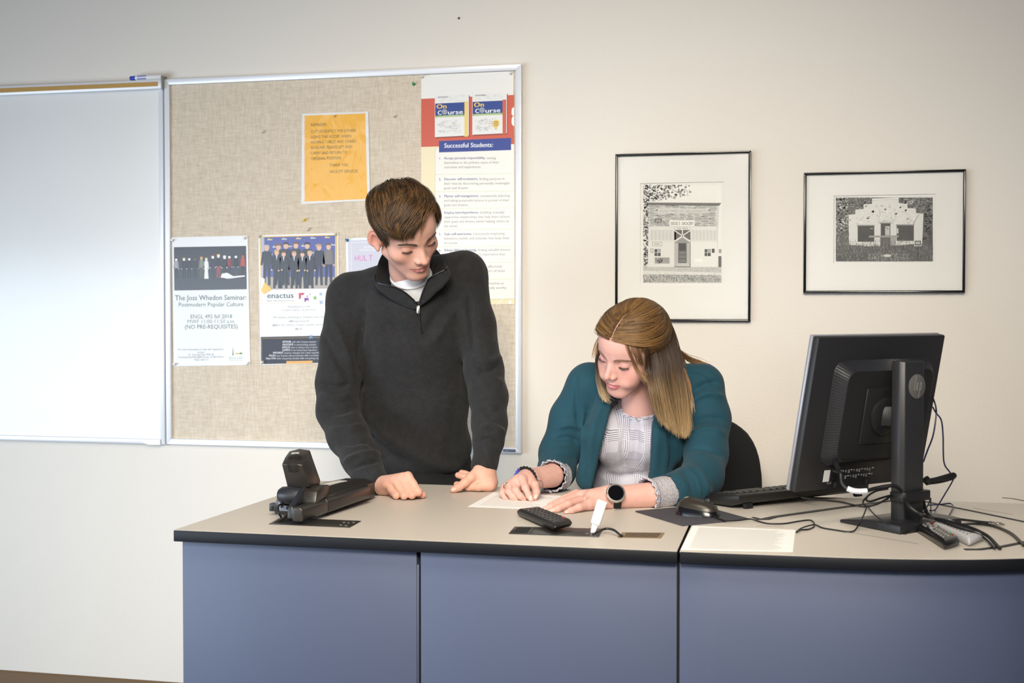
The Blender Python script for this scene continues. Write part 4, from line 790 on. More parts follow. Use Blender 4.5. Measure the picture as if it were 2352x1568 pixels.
cable('short_lead', 'short thin navy lead arching behind the stand base', [dz(2130, 1160, ZD + .003), dz(2160, 1158, ZD + .006), dz(2182, 1156, ZD + .006), dz(2189, 1162, ZD + .005), dz(2186, 1172, ZD + .004), dz(2178, 1186, ZD + .004)], .0017, m_cbn)

# ---------------------------------------------------------------- document camera
dc = thing('document_camera', 'folded black document camera standing over the power module at left', 'document camera', (-1.21, -1.25, ZD))
m_dc = material('camera_black', (46, 43, 40), .34, .15); m_dc2 = material('camera_charcoal', (34, 36, 42), .42)
body = []
for y_ in np.linspace(-1.305, -.985, 9):
    s_ = (y_ + 1.305)/.32; hx = .051 - .003*s_
    for dx, z_ in ((-hx, .884), (-hx - .002, .900), (-hx + .004, .918), (-hx*.6, .929 + .004*math.sin(3.1*s_)), (hx*.4, .930 + .004*math.sin(3.1*s_)), (hx, .922), (hx, .884)): body.append((-1.232 + dx + .030*s_, y_, z_))
hull(body, 'base_body', m_dc, dc, .003)
# rear connector face, ports, lock lug
rp = MB().box((-1.272, -1.3085, .892), (-1.180, -1.304, .916)).build('connector_panel', material('panel_grey', (120, 126, 142), .45), dc, .001)
for k, (xa, xb, za, zb) in enumerate(((-1.266, -1.261, .900, .913), (-1.232, -1.205, .902, .910), (-1.252, -1.246, .896, .903))): MB().box((xa, -1.3100, za), (xb, -1.3075, zb)).build('port', m_dark, rp)
hull([(x_, y_, z_) for x_ in (-1.296, -1.278) for y_ in (-1.306, -1.285) for z_ in (.890, .908)], 'lock_lug', m_dc2, dc, .002); MB().box((-1.2895, -1.3075, .894), (-1.2855, -1.3055, .902)).build('lock_slot', m_dark, dc)
# folded side arm (long slab) in two lengths, hinge at the front
def arm(y0, y1, nm):
    A = lambda y_: (-1.180 + .030*((y_ + 1.42)/.36), .0065 + .007*((y_ + 1.42)/.36))
    pts = []
    for y_ in (y0, y1):
        xc, lift = A(y_)
        for dx, z_ in ((-.012, .004), (.011, .004), (.0135, .012), (.0125, .030), (.006, .037), (-.010, .037), (-.0135, .030), (-.0135, .010)): pts.append((xc + dx, y_, ZD + lift + z_ - .004))
    return hull(pts, nm, m_dc, dc, .0035, 3)
arm(-1.418, -1.295, 'side_arm'); arm(-1.2935, -1.065, 'side_arm')
hull([(x_, y_, z_) for x_ in (-1.208, -1.1955) for y_, z_ in ((-1.410, .892), (-1.396, .884), (-1.385, .893), (-1.386, .915), (-1.394, .922), (-1.405, .918))], 'arm_hinge', m_dc2, dc, .003)
hull([(x_, y_, z_) for x_ in (-1.208, -1.196) for y_, z_ in ((-1.402, .905), (-1.392, .921), (-1.335, .951), (-1.315, .953), (-1.31, .945), (-1.372, .907))], 'link_arm', m_dc2, dc, .002)
hull([(x_, y_, z_) for x_ in (-1.202, -1.165) for y_, z_ in ((-1.340, .944), (-1.31, .952), (-1.265, .950), (-1.265, .925), (-1.35, .918))], 'arm_bracket', m_dc, dc, .003)
sh = []
for t_ in np.linspace(0, 2*math.pi, 16, endpoint=False):
    for x_, r_ in ((-1.262, .014), (-1.255, .019), (-1.235, .021), (-1.206, .019), (-1.198, .016)): sh.append((x_, -1.325 + r_*1.1*math.cos(t_), .931 + r_*math.sin(t_)))
hull(sh, 'shoulder_joint', m_dc2, dc, 0)
MB().lathe((-1.199, -1.325, .934), (1, 0, .1), [(0, .015), (.004, .016), (.009, .013)], 16).build('friction_ring', m_dc, dc, smooth=True)
hd = [at_y(647, 1066, -1.345), at_y(695, 1068.5, -1.345), at_y(671, 1064.5, -1.350), at_y(664, 1035.5, -1.285), at_y(712, 1033, -1.285), at_y(688, 1029.5, -1.287), at_y(654, 1050, -1.318), at_y(705, 1049, -1.318), at_y(676, 1045, -1.322),
      at_y(660, 1119, -1.325), at_y(711, 1119, -1.325), at_y(685, 1119, -1.328), at_y(737, 1104, -1.265), at_y(733, 1117, -1.268), at_y(690, 1110, -1.262)]
hull(hd, 'camera_head', m_dc, dc, .0025, 3)
for k in range(8):
    x = 662 + k*3.9; MB().tube([at_y(x, 1053.5, -1.336), at_y(x + 3.6, 1045.5 - (k in (3, 4))*1.5, -1.320)], .0009, 4).build('vent_slot', m_dark, dc)
for k in range(6):
    x = 660.5 + k*4.1; MB().tube([at_y(x, 1064.5, -1.3485), at_y(x + 4, 1083 + (2.5 - abs(k - 2.5)), -1.3425)], .0010, 4).build('vent_slot', m_dark, dc)
MB().tube([at_y(670, 1041.5, -1.313), at_y(687, 1040.5, -1.313)], .0024, 4).build('label_plate', material('plate_silver', (206, 200, 190), .4, .4), dc)
hull([(x_ + .03*((y_ + 1.305)/.32), y_, z_ - .001*((y_ + 1.16)/.09)) for x_, y_ in ((-1.245, -1.16), (-1.222, -1.16), (-1.218, -1.07), (-1.240, -1.07)) for z_ in (.932, .9352)], 'control_sticker', material('sticker_white', (226, 224, 220), .4), dc)
cable('camera_power_cable', 'short black cable from document camera port down into the power module', [(-1.240, -1.309, .905), at_y(648, 1158, -1.335), at_y(639, 1163, -1.35), at_y(641, 1178, -1.365), dz(648, 1191, ZD + .002)], .0024)
cable('camera_video_cable', 'thicker black cable running under the document camera arm into the module', [at_y(688, 1172, -1.33), at_y(672, 1178, -1.36), dz(655, 1187, ZD + .012), dz(640, 1197, ZD + .003)], .0038)
# ---------------------------------------------------------------- smooth bodies: distance fields turned into one continuous mesh
class Field:
    def __init__(s, lo, hi, h):
        s.lo = np.array(lo, float); s.h = h; s.n = np.ceil((np.array(hi, float) - s.lo) / h).astype(int) + 1
        s.d = np.full(tuple(s.n), 0.5, np.float32)
    def _sub(s, lo, hi):
        a = np.clip(np.floor((np.array(lo) - s.lo) / s.h).astype(int), 0, s.n); b = np.clip(np.ceil((np.array(hi) - s.lo) / s.h).astype(int) + 1, 0, s.n)
        if np.any(b <= a): return None, None
        ax = [(s.lo[i] + s.h * np.arange(a[i], b[i])).astype(np.float32) for i in range(3)]
        return tuple(slice(a[i], b[i]) for i in range(3)), (ax[0][:, None, None], ax[1][None, :, None], ax[2][None, None, :])
    def put(s, fn, lo, hi, k, op='u'):
        m = k + 3 * s.h; sl, P = s._sub(np.array(lo) - m, np.array(hi) + m)
        if sl is None: return s
        d = fn(*P).astype(np.float32); o = s.d[sl]
        if op == 'u': q = np.clip(.5 + .5 * (o - d) / k, 0, 1) if k > 0 else (o > d).astype(np.float32); s.d[sl] = o * (1 - q) + d * q - k * q * (1 - q)
        elif op == 's': q = np.clip(.5 - .5 * (o + d) / k, 0, 1); s.d[sl] = o * (1 - q) + (-d) * q + k * q * (1 - q)
        elif op == 'i': s.d[sl] = np.maximum(o, d)
        return s
    def ell(s, c, r, k=.01, op='u', R=None):
        c = np.array(c, float); r = np.array(r, float); mx = r if R is None else np.full(3, r.max())
        def fn(X, Y, Z):
            x, y, z = X - c[0], Y - c[1], Z - c[2]
            if R is not None: x, y, z = (R[0][0]*x + R[1][0]*y + R[2][0]*z, R[0][1]*x + R[1][1]*y + R[2][1]*z, R[0][2]*x + R[1][2]*y + R[2][2]*z)
            a = np.sqrt((x/r[0])**2 + (y/r[1])**2 + (z/r[2])**2); b = np.sqrt((x/r[0]**2)**2 + (y/r[1]**2)**2 + (z/r[2]**2)**2) + 1e-9
            return a * (a - 1) / b
        return s.put(fn, c - mx, c + mx, k, op)
    def cone(s, a, b, ra, rb, k=.01, op='u', flat=None):
        """round cone; flat=(axis, factor) squashes the cross-section along axis"""
        a = np.array(a, float); b = np.array(b, float); ab = b - a; L = ab @ ab + 1e-12; R = max(ra, rb)
        if flat is not None: n = np.array(flat[0], float); n = n - ab * (n @ ab) / L; n /= np.linalg.norm(n) + 1e-9; fq = 1.0 / flat[1]; R = R * max(1, flat[1])
        def fn(X, Y, Z):
            x, y, z = X - a[0], Y - a[1], Z - a[2]; t = np.clip((x*ab[0] + y*ab[1] + z*ab[2]) / L, 0, 1)
            x, y, z = x - t*ab[0], y - t*ab[1], z - t*ab[2]
            if flat is not None:
                q = (x*n[0] + y*n[1] + z*n[2]) * (fq - 1); x, y, z = x + q*n[0], y + q*n[1], z + q*n[2]
                return (np.sqrt(x*x + y*y + z*z) - (ra + (rb - ra)*t)) * min(1.0, flat[1])
            return np.sqrt(x*x + y*y + z*z) - (ra + (rb - ra)*t)
        return s.put(fn, np.minimum(a, b) - R, np.maximum(a, b) + R, k, op)
    def chain(s, P, R, k=.01, op='u', flat=None, kk=None):
        P = [np.array(p, float) for p in P]
        for i in range(len(P) - 1): s.cone(P[i], P[i+1], R[i], R[i+1], k if i == 0 or kk is None else kk, op, flat)
        return s
    def half(s, p, n, op='i'):
        """keep the side n points away from"""
        p = np.array(p, float); n = np.array(n, float); n /= np.linalg.norm(n)
        ax = [(s.lo[i] + s.h * np.arange(s.n[i])).astype(np.float32) for i in range(3)]
        s.d = np.maximum(s.d, ((ax[0] - p[0])*n[0])[:, None, None] + ((ax[1] - p[1])*n[1])[None, :, None] + ((ax[2] - p[2])*n[2])[None, None, :]).astype(np.float32); return s
    def sample(s, V):
        q = np.clip((V - s.lo) / s.h, 0, s.n - 1.001); i = q.astype(int); f = (q - i).astype(np.float32); d = s.d; r = 0
        for a in (0, 1):
            for b in (0, 1):
                for c in (0, 1):
                    r = r + d[i[:, 0]+a, i[:, 1]+b, i[:, 2]+c] * (f[:, 0] if a else 1-f[:, 0]) * (f[:, 1] if b else 1-f[:, 1]) * (f[:, 2] if c else 1-f[:, 2])
        return r
    def mesh(s, smooth=1):
        d = s.d; d[0] = d[-1] = .5; d[:, 0] = d[:, -1] = .5; d[:, :, 0] = d[:, :, -1] = .5
        I = d < 0; nx, ny, nz = d.shape
        cnt = np.zeros((nx-1, ny-1, nz-1), np.uint8)
        off = [(a, b, c) for a in (0, 1) for b in (0, 1) for c in (0, 1)]
        for a, b, c in off: cnt += I[a:nx-1+a, b:ny-1+b, c:nz-1+c]
        act = np.argwhere((cnt > 0) & (cnt < 8)); idx = np.full(cnt.shape, -1, np.int32); idx[tuple(act.T)] = np.arange(len(act))
        val = np.stack([d[act[:, 0]+a, act[:, 1]+b, act[:, 2]+c] for a, b, c in off], 1); O = np.array(off, np.float32)
        acc = np.zeros((len(act), 3), np.float32); num = np.zeros(len(act), np.float32)
        for i in range(8):
            for j in range(i+1, 8):
                if np.abs(O[i] - O[j]).sum() != 1: continue
                va, vb = val[:, i], val[:, j]; m = (va < 0) != (vb < 0); t = np.where(m, va / np.where(m, va - vb, 1), 0)
                acc += m[:, None] * (O[i] + t[:, None] * (O[j] - O[i])); num += m
        V = s.lo + s.h * (act + acc / num[:, None]); Q = []
        for ax in range(3):
            sl0 = [slice(1, n-1) for n in d.shape]; sl1 = list(sl0); sl0[ax] = slice(0, d.shape[ax]-1); sl1[ax] = slice(1, d.shape[ax])
            A, B = I[tuple(sl0)], I[tuple(sl1)]
            e = np.argwhere(A != B); base = [1, 1, 1]; base[ax] = 0; g = e + np.array(base); sg = A[tuple(e.T)]
            u, v = [(1, 2), (2, 0), (0, 1)][ax]; du = np.eye(3, dtype=int)[u]; dv = np.eye(3, dtype=int)[v]
            c = [idx[tuple((g - du - dv).T)], idx[tuple((g - dv).T)], idx[tuple(g.T)], idx[tuple((g - du).T)]]
            q = np.stack(c, 1); q[~sg] = q[~sg][:, ::-1]; Q.append(q)
        F = np.concatenate(Q); F = F[(F >= 0).all(1)]
        for _ in range(smooth):
            acc = np.zeros_like(V); n = np.zeros(len(V))
            for i in range(4):
                for j in (1, 3): np.add.at(acc, F[:, i], V[F[:, (i+j) % 4]]); np.add.at(n, F[:, i], 1)
            V = V + .5 * (acc / np.maximum(n, 1)[:, None] - V)
        return V, F
def vnormals(V, F):
    n = np.cross(V[F[:, 2]] - V[F[:, 0]], V[F[:, 3]] - V[F[:, 1]]); N = np.zeros_like(V)
    for i in range(4): np.add.at(N, F[:, i], n)
    return N / (np.linalg.norm(N, axis=1)[:, None] + 1e-12)
def join(parts):
    V = []; F = []; C = []; k = 0
    for v, f, c in parts: V.append(v); F.append(f + k); C.append(np.broadcast_to(np.asarray(c, float)[..., :3], (len(v), 3))); k += len(v)
    return np.concatenate(V), np.concatenate(F), np.concatenate(C)
def rot(ax, a):
    c, s_ = math.cos(a), math.sin(a)
    return np.array({'x': [[1, 0, 0], [0, c, -s_], [0, s_, c]], 'y': [[c, 0, s_], [0, 1, 0], [-s_, 0, c]], 'z': [[c, -s_, 0], [s_, c, 0], [0, 0, 1]]}[ax])
def head_pose(yaw, pitch, roll): return rot('z', math.radians(yaw)) @ np.diag([-1., -1., 1.]) @ rot('x', math.radians(pitch)) @ rot('y', math.radians(roll))
def seg_dist(V, P):
    """distance of points to a polyline, and position along it 0..1"""
    best = np.full(len(V), 1e9); tt = np.zeros(len(V)); P = [np.array(p, float) for p in P]
    for i in range(len(P) - 1):
        ab = P[i+1] - P[i]; t = np.clip((V - P[i]) @ ab / (ab @ ab + 1e-12), 0, 1); d = np.linalg.norm(V - P[i] - t[:, None]*ab, axis=1); m = d < best; best[m] = d[m]; tt[m] = ((i + t) / (len(P) - 1))[m]
    return best, tt
def noise3(V, sc, seed=0):
    """cheap smooth value noise in [-1, 1]"""
    q = np.asarray(V) * sc + seed * 17.3; i = np.floor(q).astype(np.int64); f = q - i; f = f*f*(3 - 2*f); r = 0
    for a in (0, 1):
        for b in (0, 1):
            for c in (0, 1):
                h = ((i[:, 0]+a) * 73856093) ^ ((i[:, 1]+b) * 19349663) ^ ((i[:, 2]+c) * 83492791); h = (h * 2654435761) & 0xffffffff
                r = r + (h / 2147483648.0 - 1) * (f[:, 0] if a else 1-f[:, 0]) * (f[:, 1] if b else 1-f[:, 1]) * (f[:, 2] if c else 1-f[:, 2])
    return r

# ---------------------------------------------------------------- a head in its own frame: +x its right, +y face, +z up, eyes at z = 0
def head_mesh(neck, neck_r, female=False, h=.0017, chest=None, smile=0.0):
    f = Field((-.105, -.13, -.235), (.105, .145, .125), h)
    S = lambda x: ((x, 1), (-x, -1))
    f.ell((0, -.003, .036), (.0755, .097, .077), .01)
    f.ell((0, .034, .028), (.064, .062, .052), .025)
    f.ell((0, .041, -.028), (.059 if not female else .058, .052, .055), .025)
    f.ell((0, .061, -.060), (.035, .0375, .034), .018)
    f.ell((0, .075 if not female else .072, -.098), (.022 if not female else .019, .019, .015), .020)
    for s_ in (1, -1):
        gw = .052 if not female else .049
        f.cone((s_*gw, .002, -.052), (s_*.018, .066, -.097), .015, .013, .022)
        f.ell((s_*.044, .054, -.030 if not female else -.034), (.021, .023, .018 if not female else .021), .022)
        if female: f.ell((s_*.038, .058, -.056), (.019, .022, .020), .02)
        f.cone((s_*.010, .0875, .0115), (s_*.043, .0705, .0125), .0095 if not female else .0075, .0075, .013)
    f.ell((0, .03, -.068), (.044, .05, .034), .02)
    for s_ in (1, -1):
        f.ell((s_*.0315, .1015, -.004), (.0195, .0140, .0115), .012, 's')
        f.ell((s_*.0315, .0755, -.0045), (.0150, .0140, .0135), .0035)
        f.chain([(s_*(.0315 + .0145*math.sin(t)), .0755 + .0150*math.cos(t)*.95, .0035 + .003*math.cos(t)) for t in np.linspace(-1.15, 1.15, 7)], [.0010]*7, .0020, 's')
    f.cone((0, .0875, .004), (0, .1130 if not female else .1110, -.033), .0068, .0078, .011)
    for s_ in (1, -1): f.cone((s_*.0055, .088, -.012), (s_*.0085, .098, -.036), .006, .007, .010)
    f.ell((0, .1140 if not female else .1120, -.0355), (.0090, .0095, .0078), .006)
    for s_ in (1, -1): f.ell((s_*.0122, .1005, -.0392), (.0070, .0094, .0064), .005)
    for s_ in (1, -1): f.ell((s_*.0056, .1065, -.0455), (.0028, .0050, .0022), .002, 's')
    mz = -.0685; cz = mz + smile*.004; cx = .0245 + smile*.002
    for s_ in (1, -1):
        f.chain([(0, .0965, mz+.0052), (s_*.009, .0958, mz+.0054), (s_*cx, .0835, cz)], [.0036, .0036, .0018], .003)
        f.chain([(0, .0958, mz-.0052), (s_*.010, .0935, mz-.0045), (s_*(cx - .003), .0840, cz - .001)], [.0046, .0042, .0020], .003)
        f.chain([(0, .1035, mz), (s_*.011, .1000, mz+.0004), (s_*(cx + .002), .0845, cz)], [.0010, .0010, .0013], .0022, 's')
        if smile: f.ell((s_*(cx + .010), .076, cz + .006), (.010, .010, .010), .012)
    # ears
    for s_ in (1, -1):
        R = rot('z', s_*math.radians(32 if not female else 10)) @ rot('x', math.radians(-9))
        c = np.array([s_*(.0790 if not female else .0700), -.010, -.010]); f.ell((s_*.069, -.002, -.013), (.011, .011, .022), .008)
        f.ell(c, (.0055, .0185, .0300), .006, R=R)
        f.ell(c + R @ np.array([s_*.0055, .0025, -.003]), (.0058, .0105, .0165), .004, 's', R=R)
        f.chain([c + R @ np.array([s_*.003, .0165*math.cos(t)*1.0 - .001, .0275*math.sin(t) + .001]) for t in np.linspace(.25, 4.1, 11)], [.0032]*11, .003)
        f.chain([c + R @ np.array([s_*.0035, .0085*math.cos(t) - .002, .017*math.sin(t) + .001]) for t in np.linspace(1.0, 3.9, 7)], [.0022]*7, .003)
        f.ell(c + np.array([-s_*.002, .009, -.027]), (.0055, .0085, .0085), .006)
    # neck
    nk = np.array(neck, float); f.cone((0, -.014, -.050), nk*.55 + np.array([0, -.014, -.05])*.45, neck_r*1.0, neck_r*.97, .022)
    f.cone(nk*.55 + np.array([0, -.014, -.05])*.45, nk, neck_r*.97, neck_r*1.08, .02)
    if not female: f.ell(nk*.42 + np.array([0, .048, -.045])*.58 + np.array([0, .006, -.022]), (.011, .010, .015), .014)
    if chest is not None:
        for a, b, ra, rb in chest: f.cone(a, b, ra, rb, .03)
    return f
def head_colour(V, base, lip, female=False, smile=0.0):
    base = np.array(lin(base)[:3]); lip = np.array(lin(lip)[:3]); C = np.tile(base, (len(V), 1)); red = base * np.array([1.0, .74, .70])
    def blush(c, r, a):
        w = a * np.exp(-((V - np.array(c))**2).sum(1) / r**2)[:, None]; C[:] = C*(1-w) + red*w
    for s_ in (1, -1): blush((s_*.045, .078, -.036), .024, .45 if female else .38); blush((s_*.080, -.008, -.008), .03, .85)
    blush((0, .120, -.036), .016, .6); blush((0, .095, -.1), .02, .25)
    for s_ in (1, -1): blush((s_*.0315, .09, -.004), .014, .35)
    mz = -.0685; cz = mz + smile*.004; cx = .0245 + smile*.002
    for pts, r in (([(-cx, .0850, cz), (-.010, .1002, mz+.0045), (0, .1008, mz+.0036), (.010, .1002, mz+.0045), (cx, .0850, cz)], .0034), ([(-cx+.003, .0850, cz-.001), (-.010, .0985, mz-.0050), (0, .1008, mz-.0062), (.010, .0985, mz-.0050), (cx-.003, .0850, cz-.001)], .0048)):
        d, _ = seg_dist(V, pts); w = .8*np.clip((r + .0002 - d) / .0018, 0, 1)[:, None]; C[:] = C*(1-w) + lip*w
    return C
def ribbons(strands, widths, cols, outward):
    """tapering hair strands: strands (n, m, 3) -> peaked ribbons; outward(P) gives the way out of the head"""
    S = np.asarray(strands, float); n, m, _ = S.shape; T = np.gradient(S, axis=1); T /= np.linalg.norm(T, axis=2)[..., None] + 1e-9
    O = outward(S.reshape(-1, 3)).reshape(n, m, 3); B = np.cross(T, O); B /= np.linalg.norm(B, axis=2)[..., None] + 1e-9; O2 = np.cross(B, T)
    t = np.linspace(0, 1, m); prof = np.minimum(1, .55 + t*3) * (1 - np.clip((t - .55)/.45, 0, 1)**1.6 * .88); w = np.asarray(widths)[:, None, None] * prof[None, :, None]
    V = np.stack([S - B*w, S + O2*w*.55, S + B*w], 2); base = (np.arange(n)*m*3)[:, None] + (np.arange(m-1)*3)[None, :]; base = base.ravel()
    F = np.concatenate([np.stack([base+a, base+a+3, base+a+4, base+a+1], 1) for a in (0, 1)])
    C = np.asarray(cols, float); C = np.broadcast_to(C[:, None, None, :] if C.ndim == 2 else C[:, :, None, :], (n, m, 3, 3)).reshape(-1, 3)
    return V.reshape(-1, 3), F, C
def lash_brow(side, female, brow_col, lash_col, fld, R0_=np.random.default_rng(5)):
    """eyebrow hairs and lashes in the head frame"""
    st = []; wd = []; cl = []; c = np.array([side*.0315, .0755, -.0045])
    for k in range(150):                         # eyebrow
        u = R0_.random(); x = .0125 + .035*u; z = .0125 + .0055*math.sin(u*2.3) - (.002 if female else 0) + R0_.normal(0, .0011 if female else .0014)*(1 - .5*u); y = .0985 - .020*u**1.7 - (.0010 if female else 0)
        a = np.array([side*x, y + .0012, z]); l_ = .008 + .004*R0_.random(); d = np.array([side*(.75 + .2*u), -.25 - .35*u, .42 - .75*u + R0_.normal(0, .12)]); d /= np.linalg.norm(d)
        st.append(list(to_surface(fld, np.array([a, a + d*l_*.5, a + d*l_]), [.0006, .0014, .0010]))); wd.append(.00055 if female else .00075); cl.append(brow_col)
    for t in np.linspace(-1.12, 1.12, 40):       # lashes on the lowered upper lid
        ph = math.radians(-24 + 9*abs(t)); r = .0147
        p = c + r * np.array([math.sin(t)*math.cos(ph)*1.06, math.cos(t)*math.cos(ph), math.sin(ph)]); d = np.array([math.sin(t)*1.1, .8*math.cos(t), -.55]); d /= np.linalg.norm(d); l_ = .0075*(.7 + .3*R0_.random())
        st.append([p - d*.001, p + d*l_*.5, p + d*l_ + np.array([0, 0, .001])]); wd.append(.00045); cl.append(lash_col)
    ts = np.linspace(-1.2, 1.2, 12); rows = [[c + .0150*np.array([math.sin(t)*math.cos(ph)*1.06, math.cos(t)*math.cos(ph), math.sin(ph)]) for t, ph in ((t, math.radians(-24 + 9*abs(t))) for t in ts)]]
    S3 = np.array(st); m_ = 3
    out = [(S3, wd, cl, 3)]
    return out, np.array(rows[0])
def to_surface(fld, P, off):
    P = np.array(P, float)
    for _ in range(4):
        d = fld.sample(P); g = np.stack([fld.sample(P + e) - fld.sample(P - e) for e in np.eye(3)*.002], 1); g /= np.linalg.norm(g, axis=1)[:, None] + 1e-9
        P = P - g * np.clip(d - np.asarray(off), -.004, .004)[:, None]
    return P
def brow_mesh(female, brow_col, lash_col, fld):
    parts = []
    for s_ in (1, -1):
        o, line = lash_brow(s_, female, lin(brow_col)[:3], lin(lash_col)[:3], fld)
        S3, wd, cl, _ = o[0]; ow = lambda P: (P - np.array([0, .02, 0]))
        parts.append(ribbons(S3, wd, np.array(cl), ow)); parts.append(ribbons(line[None], [.0008], np.array([lin(lash_col)[:3]]), ow))
    return join(parts)
# ---------------------------------------------------------------- hair
def scalp(P):
    """smooth distance to the skull, in the head frame"""
    def e(c, r):
        q = P - np.array(c); r = np.array(r); a = np.linalg.norm(q / r, axis=-1); b = np.linalg.norm(q / r**2, axis=-1) + 1e-9; return a*(a-1)/b
    d = e((0, -.003, .036), (.0755, .097, .077)); k = .025
    for d2 in (e((0, .034, .028), (.064, .062, .052)), e((0, .041, -.028), (.059, .052, .055))):
        q = np.clip(.5 + .5*(d - d2)/k, 0, 1); d = d*(1-q) + d2*q - k*q*(1-q)
    return d
def scalp_n(P):
    g = np.stack([scalp(P + e) - scalp(P - e) for e in np.eye(3)*.0015], -1); return g / (np.linalg.norm(g, axis=-1)[..., None] + 1e-9)
def hairline(az):
    """lowest z of hair by azimuth in degrees, 0 = face, 180 = nape"""
    return np.interp(np.abs(az), [0, 22, 38, 52, 60, 68, 76, 84, 92, 104, 118, 135, 180], [.066, .068, .062, .050, .036, .012, -.022, -.024, .014, .012, -.012, -.045, -.062])
def azimuth(P): return np.degrees(np.arctan2(P[..., 0], P[..., 1] + .0))
def scalp_points(n, rng, inside):
    out = []
    while sum(map(len, out)) < n:
        v = rng.normal(size=(n*2, 3)); v /= np.linalg.norm(v, axis=1)[:, None]; P = np.array([0, -.003, .03]) + v*.085
        for _ in range(5): P = P - scalp_n(P)*scalp(P)[:, None]
        out.append(P[inside(P)])
    return np.concatenate(out)[:n]
def grow(P0, D0, steps, step, turn, height):
    """P0 roots, D0 first directions; turn(P, D, t) -> wanted direction; height(t) -> distance from skull per strand"""
    P = P0.copy(); D = D0.copy(); path = []
    for i in range(steps):
        t = i/(steps - 1); h = height(t, P); n = scalp_n(P); P = P + n*(h - scalp(P))[:, None]*(1.0 if i == 0 else .6); path.append(P.copy())
        W = turn(P, D, t); n = scalp_n(P); W = W - n*np.sum(W*n, 1)[:, None]*np.where(scalp(P) < .012, 1, .3)[:, None]; D = .72*D + .28*W/(np.linalg.norm(W, axis=1)[:, None] + 1e-9); D /= np.linalg.norm(D, axis=1)[:, None] + 1e-9
        P = P + D*(step[:, None] if np.ndim(step) else step)
    return np.stack(path, 1)
def hair_cap(V, F, inside, lift, col):
    """the part of the head surface under the hair, raised"""
    az = azimuth(V); mrg = inside(V); keep = mrg[F].all(1); Fk = F[keep]; used = np.unique(Fk); mp = np.full(len(V), -1); mp[used] = np.arange(len(used)); Vc = V[used]
    Vc = Vc + scalp_n(Vc)*lift(Vc)[:, None]; return Vc, mp[Fk], np.tile(np.array(lin(col)[:3]), (len(Vc), 1))
# ---------------------------------------------------------------- the standing man
J = at_y
m_skin = material('skin', (225, 180, 160), .55, attr='Col', sss=.14, spec=.32)
m_hair = material('hair', (60, 45, 30), .48, attr='Col', spec=.28)
def hand_mesh(chains, h=.0014, pad=.035, k=.006, nails=(), base=(226, 180, 160), tipcol=(222, 150, 136), creases=()):
    """chains: list of (points, radii, blend, flat)"""
    A = np.array([p for c in chains for p in c[0]]); f = Field(A.min(0) - pad, A.max(0) + pad, h)
    for c in chains: f.chain(c[0], c[1], c[2] if len(c) > 2 else k, flat=c[3] if len(c) > 3 and c[3] is not None else None, kk=.004)
    for P, r in creases: f.chain(P, [r]*len(P), .004, 's')
    V, F = f.mesh(1); b = np.array(lin(base)[:3]); C = np.tile(b, (len(V), 1)); tc = np.array(lin(tipcol)[:3])
    C *= (1 + .05*noise3(V, 140, 3))[:, None]
    for p, r, a in nails: w = (a*np.exp(-((V - np.array(p))**2).sum(1)/r**2))[:, None]; C = C*(1-w) + tc*w
    return V, F, C
def nail(center, along, normal, L=.010, W=.0075):
    """a small curved nail plate"""
    a = np.array(along, float); a /= np.linalg.norm(a); n = np.array(normal, float); n -= a*(n @ a); n /= np.linalg.norm(n); b = np.cross(a, n); V = []; nu, nv = 5, 5
    for i in range(nu):
        for j in range(nv):
            u = i/(nu-1)*2 - 1; v = j/(nv-1)*2 - 1; ww = W*.5*(1 - .25*max(0, u)**2); V.append(np.array(center) + a*u*L/2 + b*v*ww - n*(v*v*.0022 + .0006*u*u))
    F = np.array([(i*nv+j, i*nv+j+1, (i+1)*nv+j+1, (i+1)*nv+j) for i in range(nu-1) for j in range(nv-1)]); return np.array(V), F, np.tile(np.array(lin((236, 196, 184))[:3]), (len(V), 1))
def fold(V, N, polys):
    """real creases: move vertices in or out along a line measured on the cloth (pixels), only on the side that faces the camera"""
    px = project(V); fac = np.clip(-(N @ FW)*1.6, 0, 1); D = np.zeros(len(V))
    for P, w_, amp in polys:
        d, t = seg_dist(np.c_[px, np.zeros(len(px))], [(x, y, 0) for x, y in smooth_path([(a, b, 0) for a, b in P], 5)[:, :2]])
        D += 1.45*amp*np.exp(-(d/w_)**2)*np.clip(np.sin(np.pi*np.clip(t, .04, .96))*1.6, 0, 1)
    return V + N*(D*fac)[:, None]
def on_desk(V):
    """flesh and cloth flatten where they rest on the worktop"""
    V = np.array(V, float); m = (V[:, 1] < DYB - .001) & (V[:, 2] > .84) & (V[:, 2] < ZD + .0010) & (V[:, 0] > DX0); V[m, 2] = ZD + .0010; return V
man = thing('person', 'standing person in a charcoal quarter-zip sweater leaning on the desk', 'person', (-1.19, -.50, 0))
MR, MP = head_pose(50.9, -32.2, 21.2), np.array([-1.140, -.800, 1.558])
tol = lambda W: MR.T @ (np.array(W) - MP)
nb = J(950, 672, -.665)
hf = head_mesh(tol(nb), .0475, chest=[(tol(nb), tol(J(948, 720, -.58)), .045, .06)])
HV, HF = hf.mesh(1); HC = head_colour(HV, (211, 163, 146), (178, 95, 99))
def stubble(V, C):
    w = (.16*np.clip((-.05 - V[:, 2])/.02, 0, 1)*np.clip((V[:, 1] - .0)/.03, 0, 1))[:, None]; return C*(1-w) + np.array(lin((150, 120, 108))[:3])*w
HC = stubble(HV, HC); parts = [((HV @ MR.T) + MP, HF, HC)]
